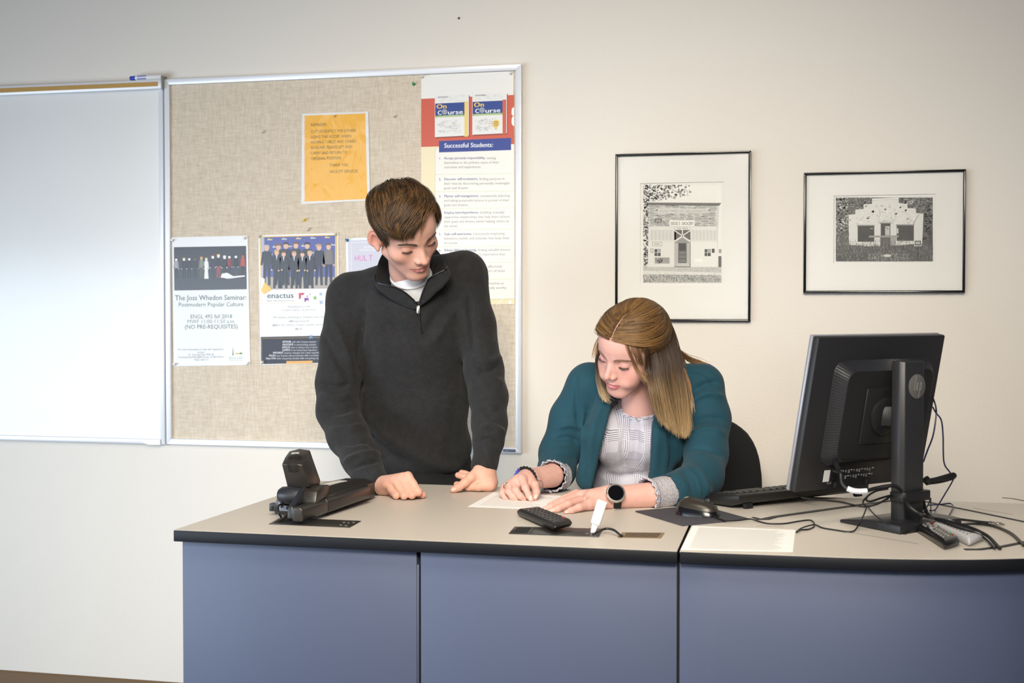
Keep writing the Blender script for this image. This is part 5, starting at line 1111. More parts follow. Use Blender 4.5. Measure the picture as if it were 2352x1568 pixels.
# right fist (picture left): wrist, palm, four bent fingers, thumb
sk = (215, 167, 148)
MCP = [J(889, 1112, -.955), J(905, 1103, -.962), J(921, 1098, -.966), J(937, 1092, -.966)]
PIP = [J(910, 1138, -.990), J(928, 1138.5, -.995), J(946, 1136.5, -.990), J(961, 1130, -.982)]
DIP = [p + np.array([-.006, .022, -.001]) for p in PIP]; wr_ = J(868, 1114, -.905)
ch = [([J(835, 1085, -.86), wr_], [.030, .028], .01)]
for m_, p_, d_, r_ in zip(MCP, PIP, DIP, (.0090, .0095, .0100, .0100)):
    ch.append(([wr_ + (m_ - wr_)*.3 + np.array([0, 0, -.004]), m_ + np.array([0, 0, -.002])], [.0185, .0118], .012)); ch.append(([m_, m_*.5 + p_*.5, p_], [r_*1.06, r_*.98, r_*.98], .003)); ch.append(([p_, d_, d_ + np.array([-.014, .006, .002])], [r_*.96, r_*.9, r_*.85], .003))
ch.append(([J(893, 1120, -.925), J(930, 1128, -.945)], [.016, .014], .014))
ch.append(([J(905, 1122, -.925), J(945, 1132, -.935), J(960, 1135, -.95), J(970, 1136, -.958)], [.014, .0115, .0100, .0090], .004))
parts.append(hand_mesh(ch, base=sk, nails=[(m_ + np.array([0, -.008, .004]), .012, .25) for m_ in MCP] + [(p_ + np.array([0, -.008, 0]), .011, .2) for p_ in PIP] + [(J(976, 1134, -.97), .012, .7)]))
# left fist (picture right), thumb toward the picture left
wl_ = J(1112, 1072, -.755)
ch = [([J(1118, 1040, -.72), wl_], [.029, .027], .01), ([wl_, J(1112, 1102, -.778)], [.029, .028], .012), ([J(1112, 1102, -.778), J(1124, 1113, -.785)], [.026, .0165], .012), ([wl_, J(1128, 1108, -.770)], [.022, .018], .012),
      ([J(1125, 1114, -.792), J(1100, 1117, -.805), J(1076, 1117.5, -.803), J(1058, 1114, -.790), J(1049, 1112, -.786)], [.0135, .0115, .0102, .0088, .0080], .008),
      ([J(1118, 1098, -.765), J(1088, 1100, -.760), J(1066, 1095, -.765), J(1052, 1091, -.770)], [.0125, .0100, .0090, .0080], .006),
      ([J(1112, 1090, -.750), J(1085, 1094, -.742), J(1068, 1088, -.745), J(1060, 1085, -.748)], [.0120, .0095, .0085, .0076], .005),
      ([J(1100, 1084, -.785), J(1082, 1096, -.808), J(1068, 1108, -.822), J(1054, 1118, -.832), J(1041, 1125, -.836)], [.0175, .0125, .0112, .0102, .0082], .010)]
parts.append(hand_mesh(ch, base=sk, nails=[(J(1038, 1126, -.84), .010, .55), (J(1051, 1090, -.775), .010, .6), (J(1059, 1084, -.75), .009, .6), (J(1126, 1112, -.79), .014, .35), (J(1062, 1114, -.83), .010, .3)], creases=[([J(1084, 1108, -.818), J(1094, 1112, -.818)], .0014)]))
parts.append(nail(J(1041, 1121.8, -.8445), J(1041, 1125, -.836) - J(1054, 1118, -.832), (-.25, -.75, .65), .011, .0095))
# trunk, arms and legs under the clothes
SR, ER, SL, EL = J(805, 692, -.625), J(776, 925, -.735), J(1078, 645, -.605), J(1122, 890, -.635)
bf = Field((-1.45, -.98, .02), (-.85, -.30, 1.47), .011)
bf.ell((-1.195, -.585, 1.28), (.125, .065, .12), .02); bf.ell((-1.197, -.55, 1.10), (.12, .070, .16), .03); bf.ell((-1.195, -.50, .93), (.14, .085, .12), .03); bf.cone(SR, SL, .032, .032, .03); bf.cone(nb, (-1.195, -.60, 1.36), .052, .07, .03)
bf.chain([SR, J(784, 880, -.695), J(792, 985, -.77), wr_], [.028, .026, .024, .020], .02); bf.chain([SL + np.array([0, .012, 0]), EL + np.array([0, .008, 0]), J(1123, 970, -.685), wl_], [.020, .020, .020, .020], .02)
for s_ in (-1, 1): bf.chain([(-1.195 + s_*.075, -.49, .90), (-1.195 + s_*.085, -.47, .50), (-1.195 + s_*.09, -.45, .06)], [.075, .052, .035], .02)
bv, bfc = bf.mesh(1); parts.append((bv, bfc, np.array(lin(sk)[:3])))
V, F, C = join(parts); link_mesh('body', on_desk(V), F, m_skin, man, True, C)
bv, bfc, bc = brow_mesh(False, (74, 56, 44), (34, 26, 24), hf)
link_mesh('brows_and_lashes', bv @ MR.T + MP, bfc, material('brow_hair', (0, 0, 0), .6, attr='Col'), man, True, bc)

# hair: side-swept brown fringe
def man_inside(P, m=0.0): return P[..., 2] > hairline(azimuth(P)) + m + .020*np.clip((-P[..., 0] - .018)/.02, 0, 1)*np.clip((P[..., 1] - .02)/.03, 0, 1)
rg = np.random.default_rng(21)
def man_hair():
    N_ = 10500; P0 = scalp_points(N_, rg, man_inside); crown = np.array([-.012, -.088, .088])
    top = np.clip((P0[:, 2] - .030)/.05, 0, 1); clump = noise3(P0, 75, 4); L = np.clip(.55 + .35*clump + rg.normal(0, .16, N_), 0, 1); thick = .0045 + .0185*top
    wf = np.clip((P0[:, 1] + .012)/.05, 0, 1)*np.clip((P0[:, 0] + .060)/.010, 0, 1)*np.clip((P0[:, 2] - .030)/.025, 0, 1)
    Tg = np.stack([.016 + .28*P0[:, 0] + .30*np.clip(P0[:, 0] - .035, 0, 1) + .010*clump, np.full(N_, .106) - .40*np.abs(.016 + .3*P0[:, 0]), .018 + 1.0*np.clip(P0[:, 0] - .008, 0, 1) + .10*np.clip(-P0[:, 0], 0, 1) + rg.normal(0, .0035, N_)], 1)
    dist = np.linalg.norm(Tg - P0, axis=1); short = np.interp(P0[:, 2], [-.06, 0, .05, .1], [.012, .020, .048, .062])
    length = np.where(wf > .5, np.clip(dist*1.22, .03, .125), short)*rg.uniform(.86, 1.05, N_); jit = np.stack([noise3(P0, 60, q) for q in (5, 6, 7)], 1)*.22 + rg.normal(0, .06, (N_, 3))
    def flow(P, t):
        v = P - crown; d = v/(np.linalg.norm(v, axis=1)[:, None] + 1e-6) + np.clip(.05 - P[:, 2], 0, .1)[:, None]*np.array([0, -2.0, -16.0])
        g = Tg - P; g = g/(np.linalg.norm(g, axis=1)[:, None] + .004) + np.array([2.0, .0, .1])*(1 - t)**1.6; return d*(1 - wf)[:, None] + g*wf[:, None]*1.3
    def turn(P, D, t): return flow(P, t) + jit + np.array([0, 0, -.22*t])
    def height(t, P): return .0012 + thick*(.22 + .78*L)*min(1, .30 + t*2.2)*(1 - .62*np.clip(t - .5, 0, 1)/.5*wf) * (1 - .25*t)
    S = grow(P0, flow(P0, 0) + jit*.5 + scalp_n(P0)*.12, 13, length/12, turn, height)
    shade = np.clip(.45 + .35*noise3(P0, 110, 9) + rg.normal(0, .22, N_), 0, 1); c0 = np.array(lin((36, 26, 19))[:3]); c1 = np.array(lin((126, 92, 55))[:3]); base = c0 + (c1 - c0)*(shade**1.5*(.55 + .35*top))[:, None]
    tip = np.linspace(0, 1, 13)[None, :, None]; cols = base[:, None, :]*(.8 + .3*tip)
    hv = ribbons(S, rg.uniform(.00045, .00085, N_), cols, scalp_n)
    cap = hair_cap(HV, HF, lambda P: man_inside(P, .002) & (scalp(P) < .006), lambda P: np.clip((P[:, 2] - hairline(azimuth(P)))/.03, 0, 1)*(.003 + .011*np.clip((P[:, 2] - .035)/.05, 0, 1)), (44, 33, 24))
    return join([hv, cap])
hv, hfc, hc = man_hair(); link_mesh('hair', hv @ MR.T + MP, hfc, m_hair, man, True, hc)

# sweater
def sweater_mat():
    m = material('charcoal_knit', (46, 46, 50), .9, sheen=.05); nt = m.node_tree; N = nt.nodes; L = nt.links; b = N['Principled BSDF']; tc = N.new('ShaderNodeTexCoord')
    n1 = N.new('ShaderNodeTexNoise'); n1.inputs['Scale'].default_value = 620; n1.inputs['Detail'].default_value = 2; L.new(tc.outputs['Object'], n1.inputs['Vector'])
    n2 = N.new('ShaderNodeTexNoise'); n2.inputs['Scale'].default_value = 60; n2.inputs['Detail'].default_value = 4; L.new(tc.outputs['Object'], n2.inputs['Vector'])
    r = N.new('ShaderNodeValToRGB'); ad = N.new('ShaderNodeMath'); ad.operation = 'MULTIPLY_ADD'; ad.inputs[1].default_value = .3; L.new(n2.outputs['Fac'], ad.inputs[0]); L.new(n1.outputs['Fac'], ad.inputs[2]); L.new(ad.outputs[0], r.inputs[0])
    r.color_ramp.elements[0].position = .52; r.color_ramp.elements[0].color = lin((9, 9, 12)); r.color_ramp.elements[1].position = .86; r.color_ramp.elements[1].color = lin((36, 36, 39)); L.new(r.outputs[0], b.inputs['Base Color'])
    bp = N.new('ShaderNodeBump'); bp.inputs['Strength'].default_value = .35; bp.inputs['Distance'].default_value = .002; L.new(n1.outputs['Fac'], bp.inputs['Height']); L.new(bp.outputs[0], b.inputs['Normal']); return m
m_knit = sweater_mat()
sf = Field((-1.50, -1.02, .85), (-.82, -.36, 1.53), .0045)
SR2, SL2 = J(806, 682, -.62), J(1066, 629, -.60); nk = J(945, 640, -.615)
sf.cone(SR2, nk, .062, .062, .02); sf.cone(nk, SL2, .062, .058, .02)
sf.ell((-1.195, -.600, 1.285), (.172, .118, .165), .04); sf.ell((-1.180, -.640, 1.352), (.115, .092, .070), .04); sf.ell((-1.192, -.565, 1.10), (.160, .112, .185), .05); sf.ell((-1.190, -.535, .960), (.155, .118, .105), .05)
WR2, WL2 = J(870, 1113, -.905), J(1113, 1068, -.755)
sf.chain([SR2, J(790, 790, -.655), J(776, 880, -.695)], [.066, .062, .058], .022, kk=.02); sf.chain([J(776, 880, -.695), J(776, 940, -.725), J(800, 1000, -.775)], [.058, .056, .053], .02, kk=.02)
sf.chain([J(800, 1000, -.775), J(828, 1050, -.83), J(842, 1078, -.86)], [.053, .050, .044], .02, kk=.015); sf.chain([J(842, 1080, -.862), WR2], [.0375, .034], .012)
sf.chain([SL2, J(1090, 740, -.60), J(1112, 850, -.62)], [.059, .053, .050], .022, kk=.02); sf.chain([J(1112, 850, -.62), J(1122, 910, -.645), J(1124, 970, -.685), J(1122, 1012, -.715)], [.052, .050, .045, .042], .018, kk=.015); sf.chain([J(1121, 1018, -.718), WL2], [.036, .0355], .012)
# neck opening and V
sf.cone(J(960, 702, -.745), J(948, 650, -.72), .002, .030, .006, 's'); sf.cone(J(950, 648, -.68), J(940, 560, -.66), .047, .072, .010, 's')
sf.ell((-1.19, -.53, .845), (.19, .14, .052), .01, 's')
SV, SF_ = sf.mesh(2); SN = vnormals(SV, SF_)
SV = fold(SV, SN, [([(838, 690), (828, 760), (822, 850)], 7, -.0100), ([(760, 720), (790, 790), (815, 850)], 9, .006), ([(735, 760), (770, 820), (812, 885)], 8, -.006), ([(732, 880), (770, 888), (812, 880)], 7, -.008), ([(730, 905), (775, 915), (818, 900)], 8, .007), ([(738, 950), (780, 945), (822, 935)], 7, -.007),
    ([(750, 985), (800, 985), (840, 975)], 8, .006), ([(770, 1020), (815, 1015), (855, 1005)], 7, -.006), ([(785, 1062), (830, 1045), (882, 1042)], 7, .011), ([(800, 1080), (840, 1062), (884, 1056)], 5, -.010),
    ([(1075, 670), (1080, 740), (1085, 820)], 7, -.0085), ([(1060, 690), (1020, 750), (985, 800)], 12, .006), ([(1040, 680), (1000, 730), (972, 775)], 10, -.005), ([(880, 690), (900, 740), (930, 790)], 14, -.004), ([(860, 700), (870, 780), (880, 860)], 16, .005),
    ([(1090, 822), (1125, 830), (1160, 815)], 7, .007), ([(1092, 850), (1120, 852), (1150, 840)], 7, -.008), ([(1092, 880), (1130, 872), (1165, 880)], 9, .005), ([(1100, 985), (1130, 980), (1160, 1000)], 8, .009), ([(1100, 1010), (1125, 1005), (1150, 1022)], 5, -.008), ([(1100, 935), (1130, 945), (1160, 935)], 9, -.004),
    ([(830, 950), (900, 1010), (990, 1060), (1075, 1085)], 14, .010), ([(825, 985), (880, 1035), (960, 1075)], 10, -.010), ([(850, 900), (920, 950), (1010, 1010)], 18, .004), ([(1060, 900), (1040, 980), (1050, 1050)], 16, -.004), ([(845, 880), (842, 930), (850, 975)], 10, .008)])
SV = SV + SN*(.0022*noise3(SV, 16, 1) + .0009*noise3(SV, 45, 2))[:, None]
link_mesh('sweater', on_desk(SV), SF_, m_knit, man, True)
# collar: a flared strip standing round the neck, open at the front
OUT = [(959, 699, -.738), (941, 680, -.745), (918, 664, -.752), (890, 655, -.755), (863, 645, -.745), (866, 615, -.700), (876, 588, -.655), (893, 568, -.590), (930, 560, -.545), (975, 560, -.535), (1003, 574, -.580), (1016, 596, -.655), (1027, 616, -.720), (1005, 628, -.735), (985, 641, -.742), (972, 668, -.742), (962, 699, -.738)]
INN = [(959, 701, -.728), (948, 686, -.728), (932, 672, -.728), (912, 664, -.722), (900, 656, -.705), (902, 640, -.675), (906, 622, -.640), (910, 610, -.590), (935, 604, -.555), (970, 604, -.550), (992, 614, -.590), (1000, 626, -.650), (1000, 634, -.690), (992, 642, -.705), (980, 652, -.722), (970, 674, -.728), (962, 701, -.728)]
o_ = smooth_path([J(*p) for p in OUT], 6); i_ = smooth_path([J(*p) for p in INN], 6)
def strip_solid(a, b, th, name, mat, parent, rows=5, bulge=0.0):
    n = len(a); V = []; ctr = (a.mean(0) + b.mean(0))/2
    for k in range(rows):
        t = k/(rows-1); V.append(a*(1-t) + b*t)
    V = np.stack(V, 1); T = np.gradient(V, axis=0); S_ = np.gradient(V, axis=1); N_ = np.cross(T, S_); N_ /= np.linalg.norm(N_, axis=2)[..., None] + 1e-9
    V = V + N_*(bulge*np.sin(np.linspace(0, np.pi, rows)))[None, :, None]
    W = np.concatenate([V + N_*th/2, (V - N_*th/2)[:, ::-1]], 1); m = W.shape[1]; idx = np.arange(n*m).reshape(n, m); nx = np.roll(idx, -1, 1)
    F = np.stack([idx[:-1], idx[1:], nx[1:], nx[:-1]], -1).reshape(-1, 4); return link_mesh(name, W.reshape(-1, 3), F, mat, parent, True)
strip_solid(o_, i_, .0035, 'collar', material('collar_knit', (24, 24, 27), .9, bump=(500, .3)), man, 6, .004)
for a_, of in ((o_[:26], (-.010, .014, -.036)), (o_[-26:], (.016, .012, -.036))):
    q_ = a_ + np.array(of)*np.sin(np.linspace(.35, np.pi*.96, len(a_)))[:, None]; strip_solid(a_ + np.array([0, .0005, 0]), q_, .003, 'placket', m_knit, man, 5, .0)
m_zip = material('zip_dark', (20, 20, 24), .35, .3)
MB().tube(o_[:28] + np.array([0, -.002, .0]), .0022, 5).build('zip_tape', m_zip, man, smooth=True); MB().tube(o_[-26:] + np.array([0, -.002, .0]), .0022, 5).build('zip_tape', m_zip, man, smooth=True)
zp = J(961, 704, -.742); MB().box(zp + np.array([-.004, -.003, -.018]), zp + np.array([.004, .002, .003])).build('zip_pull', material('zip_metal', (170, 166, 156), .3, .9), man, .001)
zl = [J(961, 706, -.740), J(964, 730, -.738), J(966, 748, -.733), J(969, 766, -.728)]
def snap(pts, V, out=.001):
    """lay points onto a cloth surface, seen from the camera side"""
    q = []; px = project(V)
    for p in pts:
        a = project(p[None])[0]; d = np.linalg.norm(px - a, axis=1); m = np.argsort(d)[:12]; depth = (V[m] - CAMP) @ FW; b = V[m[np.argmin(depth)]]; r = ray(*a); q.append(CAMP + r*(((b - CAMP) @ FW) - out))
    return np.array(q)
MB().tube(snap(smooth_path(zl, 5), SV, .0005), .0016, 5).build('zip_line', m_zip, man, smooth=True)
# t-shirt
tf = Field((-1.36, -.80, 1.20), (-1.02, -.46, 1.52), .004)
tf.ell((-1.185, -.60, 1.345), (.10, .085, .08), .03); tf.cone(nb + np.array([0, -.006, 0]), J(956, 712, -.640), .062, .058, .03); tf.cone(nb + np.array([0, -.006, 0]), nb + (MP - nb)*.27, .053, .0520, .01)
TV, TF = tf.mesh(1); link_mesh('tee_shirt', TV, TF, material('white_cotton', (232, 232, 236), .85, bump=(600, .15)), man, True)
ngc = nb + (MP - nb)*.27; axn = (MP - nb)/np.linalg.norm(MP - nb); e_ = np.cross(axn, (0, 1, 0)); e_ /= np.linalg.norm(e_); g2 = np.cross(axn, e_)
MB().tube([ngc + .0525*(e_*math.cos(t) + g2*math.sin(t)) for t in np.linspace(0, 2*math.pi, 33)], .0045, 8, caps=False).build('tee_collar', material('white_rib', (226, 226, 230), .85), man, smooth=True)
# trousers, belt line, shoes
pf = Field((-1.42, -.72, .03), (-.97, -.28, 1.00), .008)
pf.ell((-1.192, -.52, .93), (.150, .112, .09), .02); pf.ell((-1.192, -.50, .84), (.162, .122, .12), .04)
for s_ in (-1, 1): pf.chain([(-1.192 + s_*.080, -.49, .82), (-1.192 + s_*.092, -.475, .48), (-1.192 + s_*.098, -.45, .09)], [.092, .070, .058], .03)
pv, pfa = pf.mesh(1); link_mesh('trousers', pv, pfa, material('black_trousers', (16, 16, 18), .85, bump=(700, .2)), man, True)
for s_ in (-1, 1):
    c = np.array([-1.192 + s_*.098, -.50, 0]); g = Field(c + np.array([-.07, -.17, 0]), c + np.array([.07, .13, .13]), .006)
    g.cone(c + (0, .06, .045), c + (0, -.08, .035), .040, .036, .01); g.cone(c + (0, .05, .07), c + (0, .05, .09), .042, .045, .02); g.half(c + (0, 0, .006), (0, 0, -1)); a, b = g.mesh(1)
    link_mesh('shoe', a, b, material('dark_leather', (36, 28, 24), .4), man, True)
# ---------------------------------------------------------------- office chair
ch_ = thing('office_chair', 'black office chair behind the seated woman', 'chair', (-.50, -.45, 0))
m_chair = material('black_chair_fabric', (22, 22, 23), .95, bump=(500, .4))
cf = Field((-.78, -.42, .60), (-.18, -.12, 1.13), .008)
def back_panel(X, Y, Z):
    x = (X + .492)/.235; z = (Z - .792)/.255; yc = -.29 + .05*x*x + .03*np.abs(z); r = (np.abs(x)**3.2 + np.abs(z)**3.2)**(1/3.2)
    return np.maximum((r - 1)*.22, np.abs(Y - yc) - .028 + .012*np.clip(r, 0, 1)**4)
cf.put(back_panel, (-.78, -.42, .60), (-.18, -.12, 1.13), .01); a, b = cf.mesh(2); link_mesh('backrest', a, b, m_chair, ch_, True)
sfld = Field((-.77, -.80, .47), (-.20, -.24, .60), .009); sfld.put(lambda X, Y, Z: np.maximum(((np.abs((X + .485)/.25)**4 + np.abs((Y + .53)/.235)**4)**.25 - 1)*.23, np.abs(Z - .535) - .04), (-.77, -.8, .47), (-.2, -.24, .6), .01); a, b = sfld.mesh(2); link_mesh('seat', a, b, m_chair, ch_, True)
MB().tube([(-.485, -.28, .52), (-.475, -.24, .60), (-.47, -.235, .75)], .016, 10).build('back_bracket', m_black, ch_, smooth=True)
MB().lathe((-.485, -.52, .10), (0, 0, 1), [(0, .03), (.2, .03), (.2, .022), (.4, .022), (.42, .08)], 16).build('gas_lift', m_black, ch_, smooth=True)
for k in range(5):
    t = k*2*math.pi/5 + .3; e = np.array([-.485 + .27*math.cos(t), -.52 + .17*math.sin(t), .07])
    MB().tube([(-.485, -.52, .11), tuple(e)], [.022, .014], 8).build('base_leg', m_black, ch_, smooth=True); MB().lathe(e + np.array([0, -.02, -.035]), (0, 1, 0), [(0, .025), (.005, .03), (.035, .03), (.04, .025)], 14).build('caster', m_black, ch_, smooth=True)

# ---------------------------------------------------------------- the seated woman
wom = thing('person', 'seated person in a teal cardigan over a plaid blouse pointing at the paper', 'person', (-.5, -.55, 0))
WS = .96; WR, WP = head_pose(-31.3, -23.0, -17.0), np.array([-.540, -.800, 1.2548])
wl = lambda W: (WR.T @ (np.array(W) - WP))/WS
wn = J(1476, 935, -.690)
wf_ = head_mesh(wl(wn), .0470, True, chest=[(wl(wn), wl(J(1470, 985, -.63)), .052, .085)], smile=.6)
GV, GF = wf_.mesh(1); GC = head_colour(GV, (206, 160, 150), (182, 92, 106), True, .6)
wsk = (212, 166, 154); parts = [(GV*WS @ WR.T + WP, GF, GC)]
# right hand (picture left), index finger pointing at the paper
wr2 = J(1214, 1100, -.862)
ch = [([J(1268, 1092, -.775), wr2], [.0305, .0245], .01, None), ([wr2, J(1196, 1108, -.895)], [.0255, .0225], .012), ([J(1208, 1106, -.885), J(1180, 1114, -.900)], [.021, .017], .012),
      ([J(1200, 1101, -.908), J(1207, 1120, -.932), J(1215, 1138, -.940), J(1220, 1147, -.942)], [.0120, .0088, .0074, .0060], .006),
      ([J(1183, 1108, -.905), J(1184, 1125, -.928), J(1195, 1139, -.936), J(1204, 1145, -.930)], [.0115, .0090, .0078, .0066], .005),
      ([J(1170, 1112, -.898), J(1168, 1128, -.922), J(1177, 1141, -.930), J(1187, 1146, -.926)], [.0110, .0086, .0076, .0066], .005),
      ([J(1159, 1118, -.888), J(1154, 1132, -.908), J(1160, 1143, -.915), J(1169, 1147, -.912)], [.0100, .0080, .0070, .0062], .005),
      ([J(1215, 1105, -.880), J(1228, 1114, -.905), J(1232, 1129, -.920), J(1228, 1143, -.924)], [.0165, .0110, .0090, .0074], .008)]
parts.append(hand_mesh(ch, base=wsk, tipcol=(230, 164, 156), h=.0013, nails=[(J(1221, 1149, -.944), .010, .5), (J(1228, 1145, -.927), .009, .5), (J(1207, 1121, -.936), .009, .3), (J(1184, 1125, -.935), .009, .35), (J(1168, 1128, -.93), .009, .35)]))
parts.append(nail(J(1217.8, 1142.2, -.9488), J(1220, 1147, -.942) - J(1215, 1138, -.940), (-.1, -.95, .5), .0125, .0078)); parts.append(nail(J(1229.5, 1140, -.9325), J(1228, 1143, -.924) - J(1232, 1129, -.920), (.05, -1, .25), .011, .0080))
# left hand (picture right), flat on the desk, fingers toward the picture left
wl2 = J(1406, 1142, -1.000)
ch = [([J(1560, 1126, -.892), J(1500, 1137, -.950), wl2], [.0310, .0315, .0265], .012, None), ([wl2, J(1362, 1144, -1.025)], [.0265, .0215], .012), ([wl2, J(1335, 1140, -1.005)], [.024, .0165], .014), ([J(1375, 1152, -1.03), J(1352, 1158, -1.060)], [.020, .0135], .012),
      ([J(1352, 1159, -1.060), J(1330, 1165, -1.092), J(1312, 1172, -1.108), J(1300, 1177, -1.112)], [.0112, .0086, .0076, .0062], .006),
      ([J(1332, 1149, -1.040), J(1305, 1158, -1.078), J(1281, 1168, -1.100), J(1264, 1174, -1.106)], [.0115, .0090, .0078, .0063], .005),
      ([J(1322, 1141, -1.015), J(1292, 1152, -1.052), J(1266, 1164, -1.078), J(1247, 1171, -1.084)], [.0118, .0092, .0079, .0064], .005),
      ([J(1325, 1134, -.985), J(1298, 1144, -1.015), J(1278, 1154, -1.035), J(1262, 1160, -1.042)], [.0115, .0088, .0076, .0062], .005),
      ([J(1372, 1140, -.985), J(1345, 1145, -.955), J(1325, 1150, -.950)], [.014, .0105, .0085], .008)]
parts.append(hand_mesh(ch, base=wsk, tipcol=(230, 166, 158), h=.0014, nails=[(J(1299, 1178, -1.115), .010, .5), (J(1262, 1175, -1.11), .010, .5), (J(1246, 1172, -1.09), .010, .5), (J(1330, 1163, -1.1), .010, .2), (J(1305, 1156, -1.085), .010, .25)]))
for a_, b_, o_ in ((J(1300, 1177, -1.112), J(1312, 1172, -1.108), (1302.5, 1172.5, -1.1155)), (J(1264, 1174, -1.106), J(1281, 1168, -1.100), (1267, 1169.5, -1.1100)), (J(1247, 1171, -1.084), J(1266, 1164, -1.078), (1250, 1166.5, -1.0875))): parts.append(nail(J(*o_), a_ - b_, (-.1, -.55, 1), .0120, .0080))
# trunk and legs under the clothes
bf = Field((-.85, -1.25, .02), (-.22, -.30, 1.20), .012)
bf.ell((-.545, -.585, 1.04), (.115, .075, .12), .02); bf.ell((-.55, -.53, .85), (.13, .09, .16), .04); bf.ell((-.53, -.48, .68), (.16, .11, .09), .04); bf.cone(J(1350, 885, -.62), J(1610, 885, -.62), .03, .03, .03); bf.cone(wn, (-.54, -.60, 1.08), .045, .06, .03)
bf.chain([J(1350, 885, -.62), J(1290, 1040, -.63), J(1268, 1092, -.775)], [.032, .028, .026], .02); bf.chain([J(1612, 885, -.62), J(1622, 1020, -.70), J(1600, 1115, -.83), J(1562, 1125, -.890)], [.032, .03, .028, .028], .02)
for s_ in (-1, 1): bf.chain([(-.53 + s_*.08, -.52, .66), (-.53 + s_*.09, -.93, .64), (-.53 + s_*.08, -1.08, .09)], [.070, .055, .035], .02)
a, b = bf.mesh(1); parts.append((a, b, np.array(lin(wsk)[:3])))
V, F, C = join(parts); link_mesh('body', on_desk(V), F, m_skin, wom, True, C)
a, b, c = brow_mesh(True, (116, 86, 66), (58, 42, 38), wf_); link_mesh('brows_and_lashes', a*WS @ WR.T + WP, b, material('brow_hair', (0, 0, 0), .6, attr='Col'), wom, True, c)

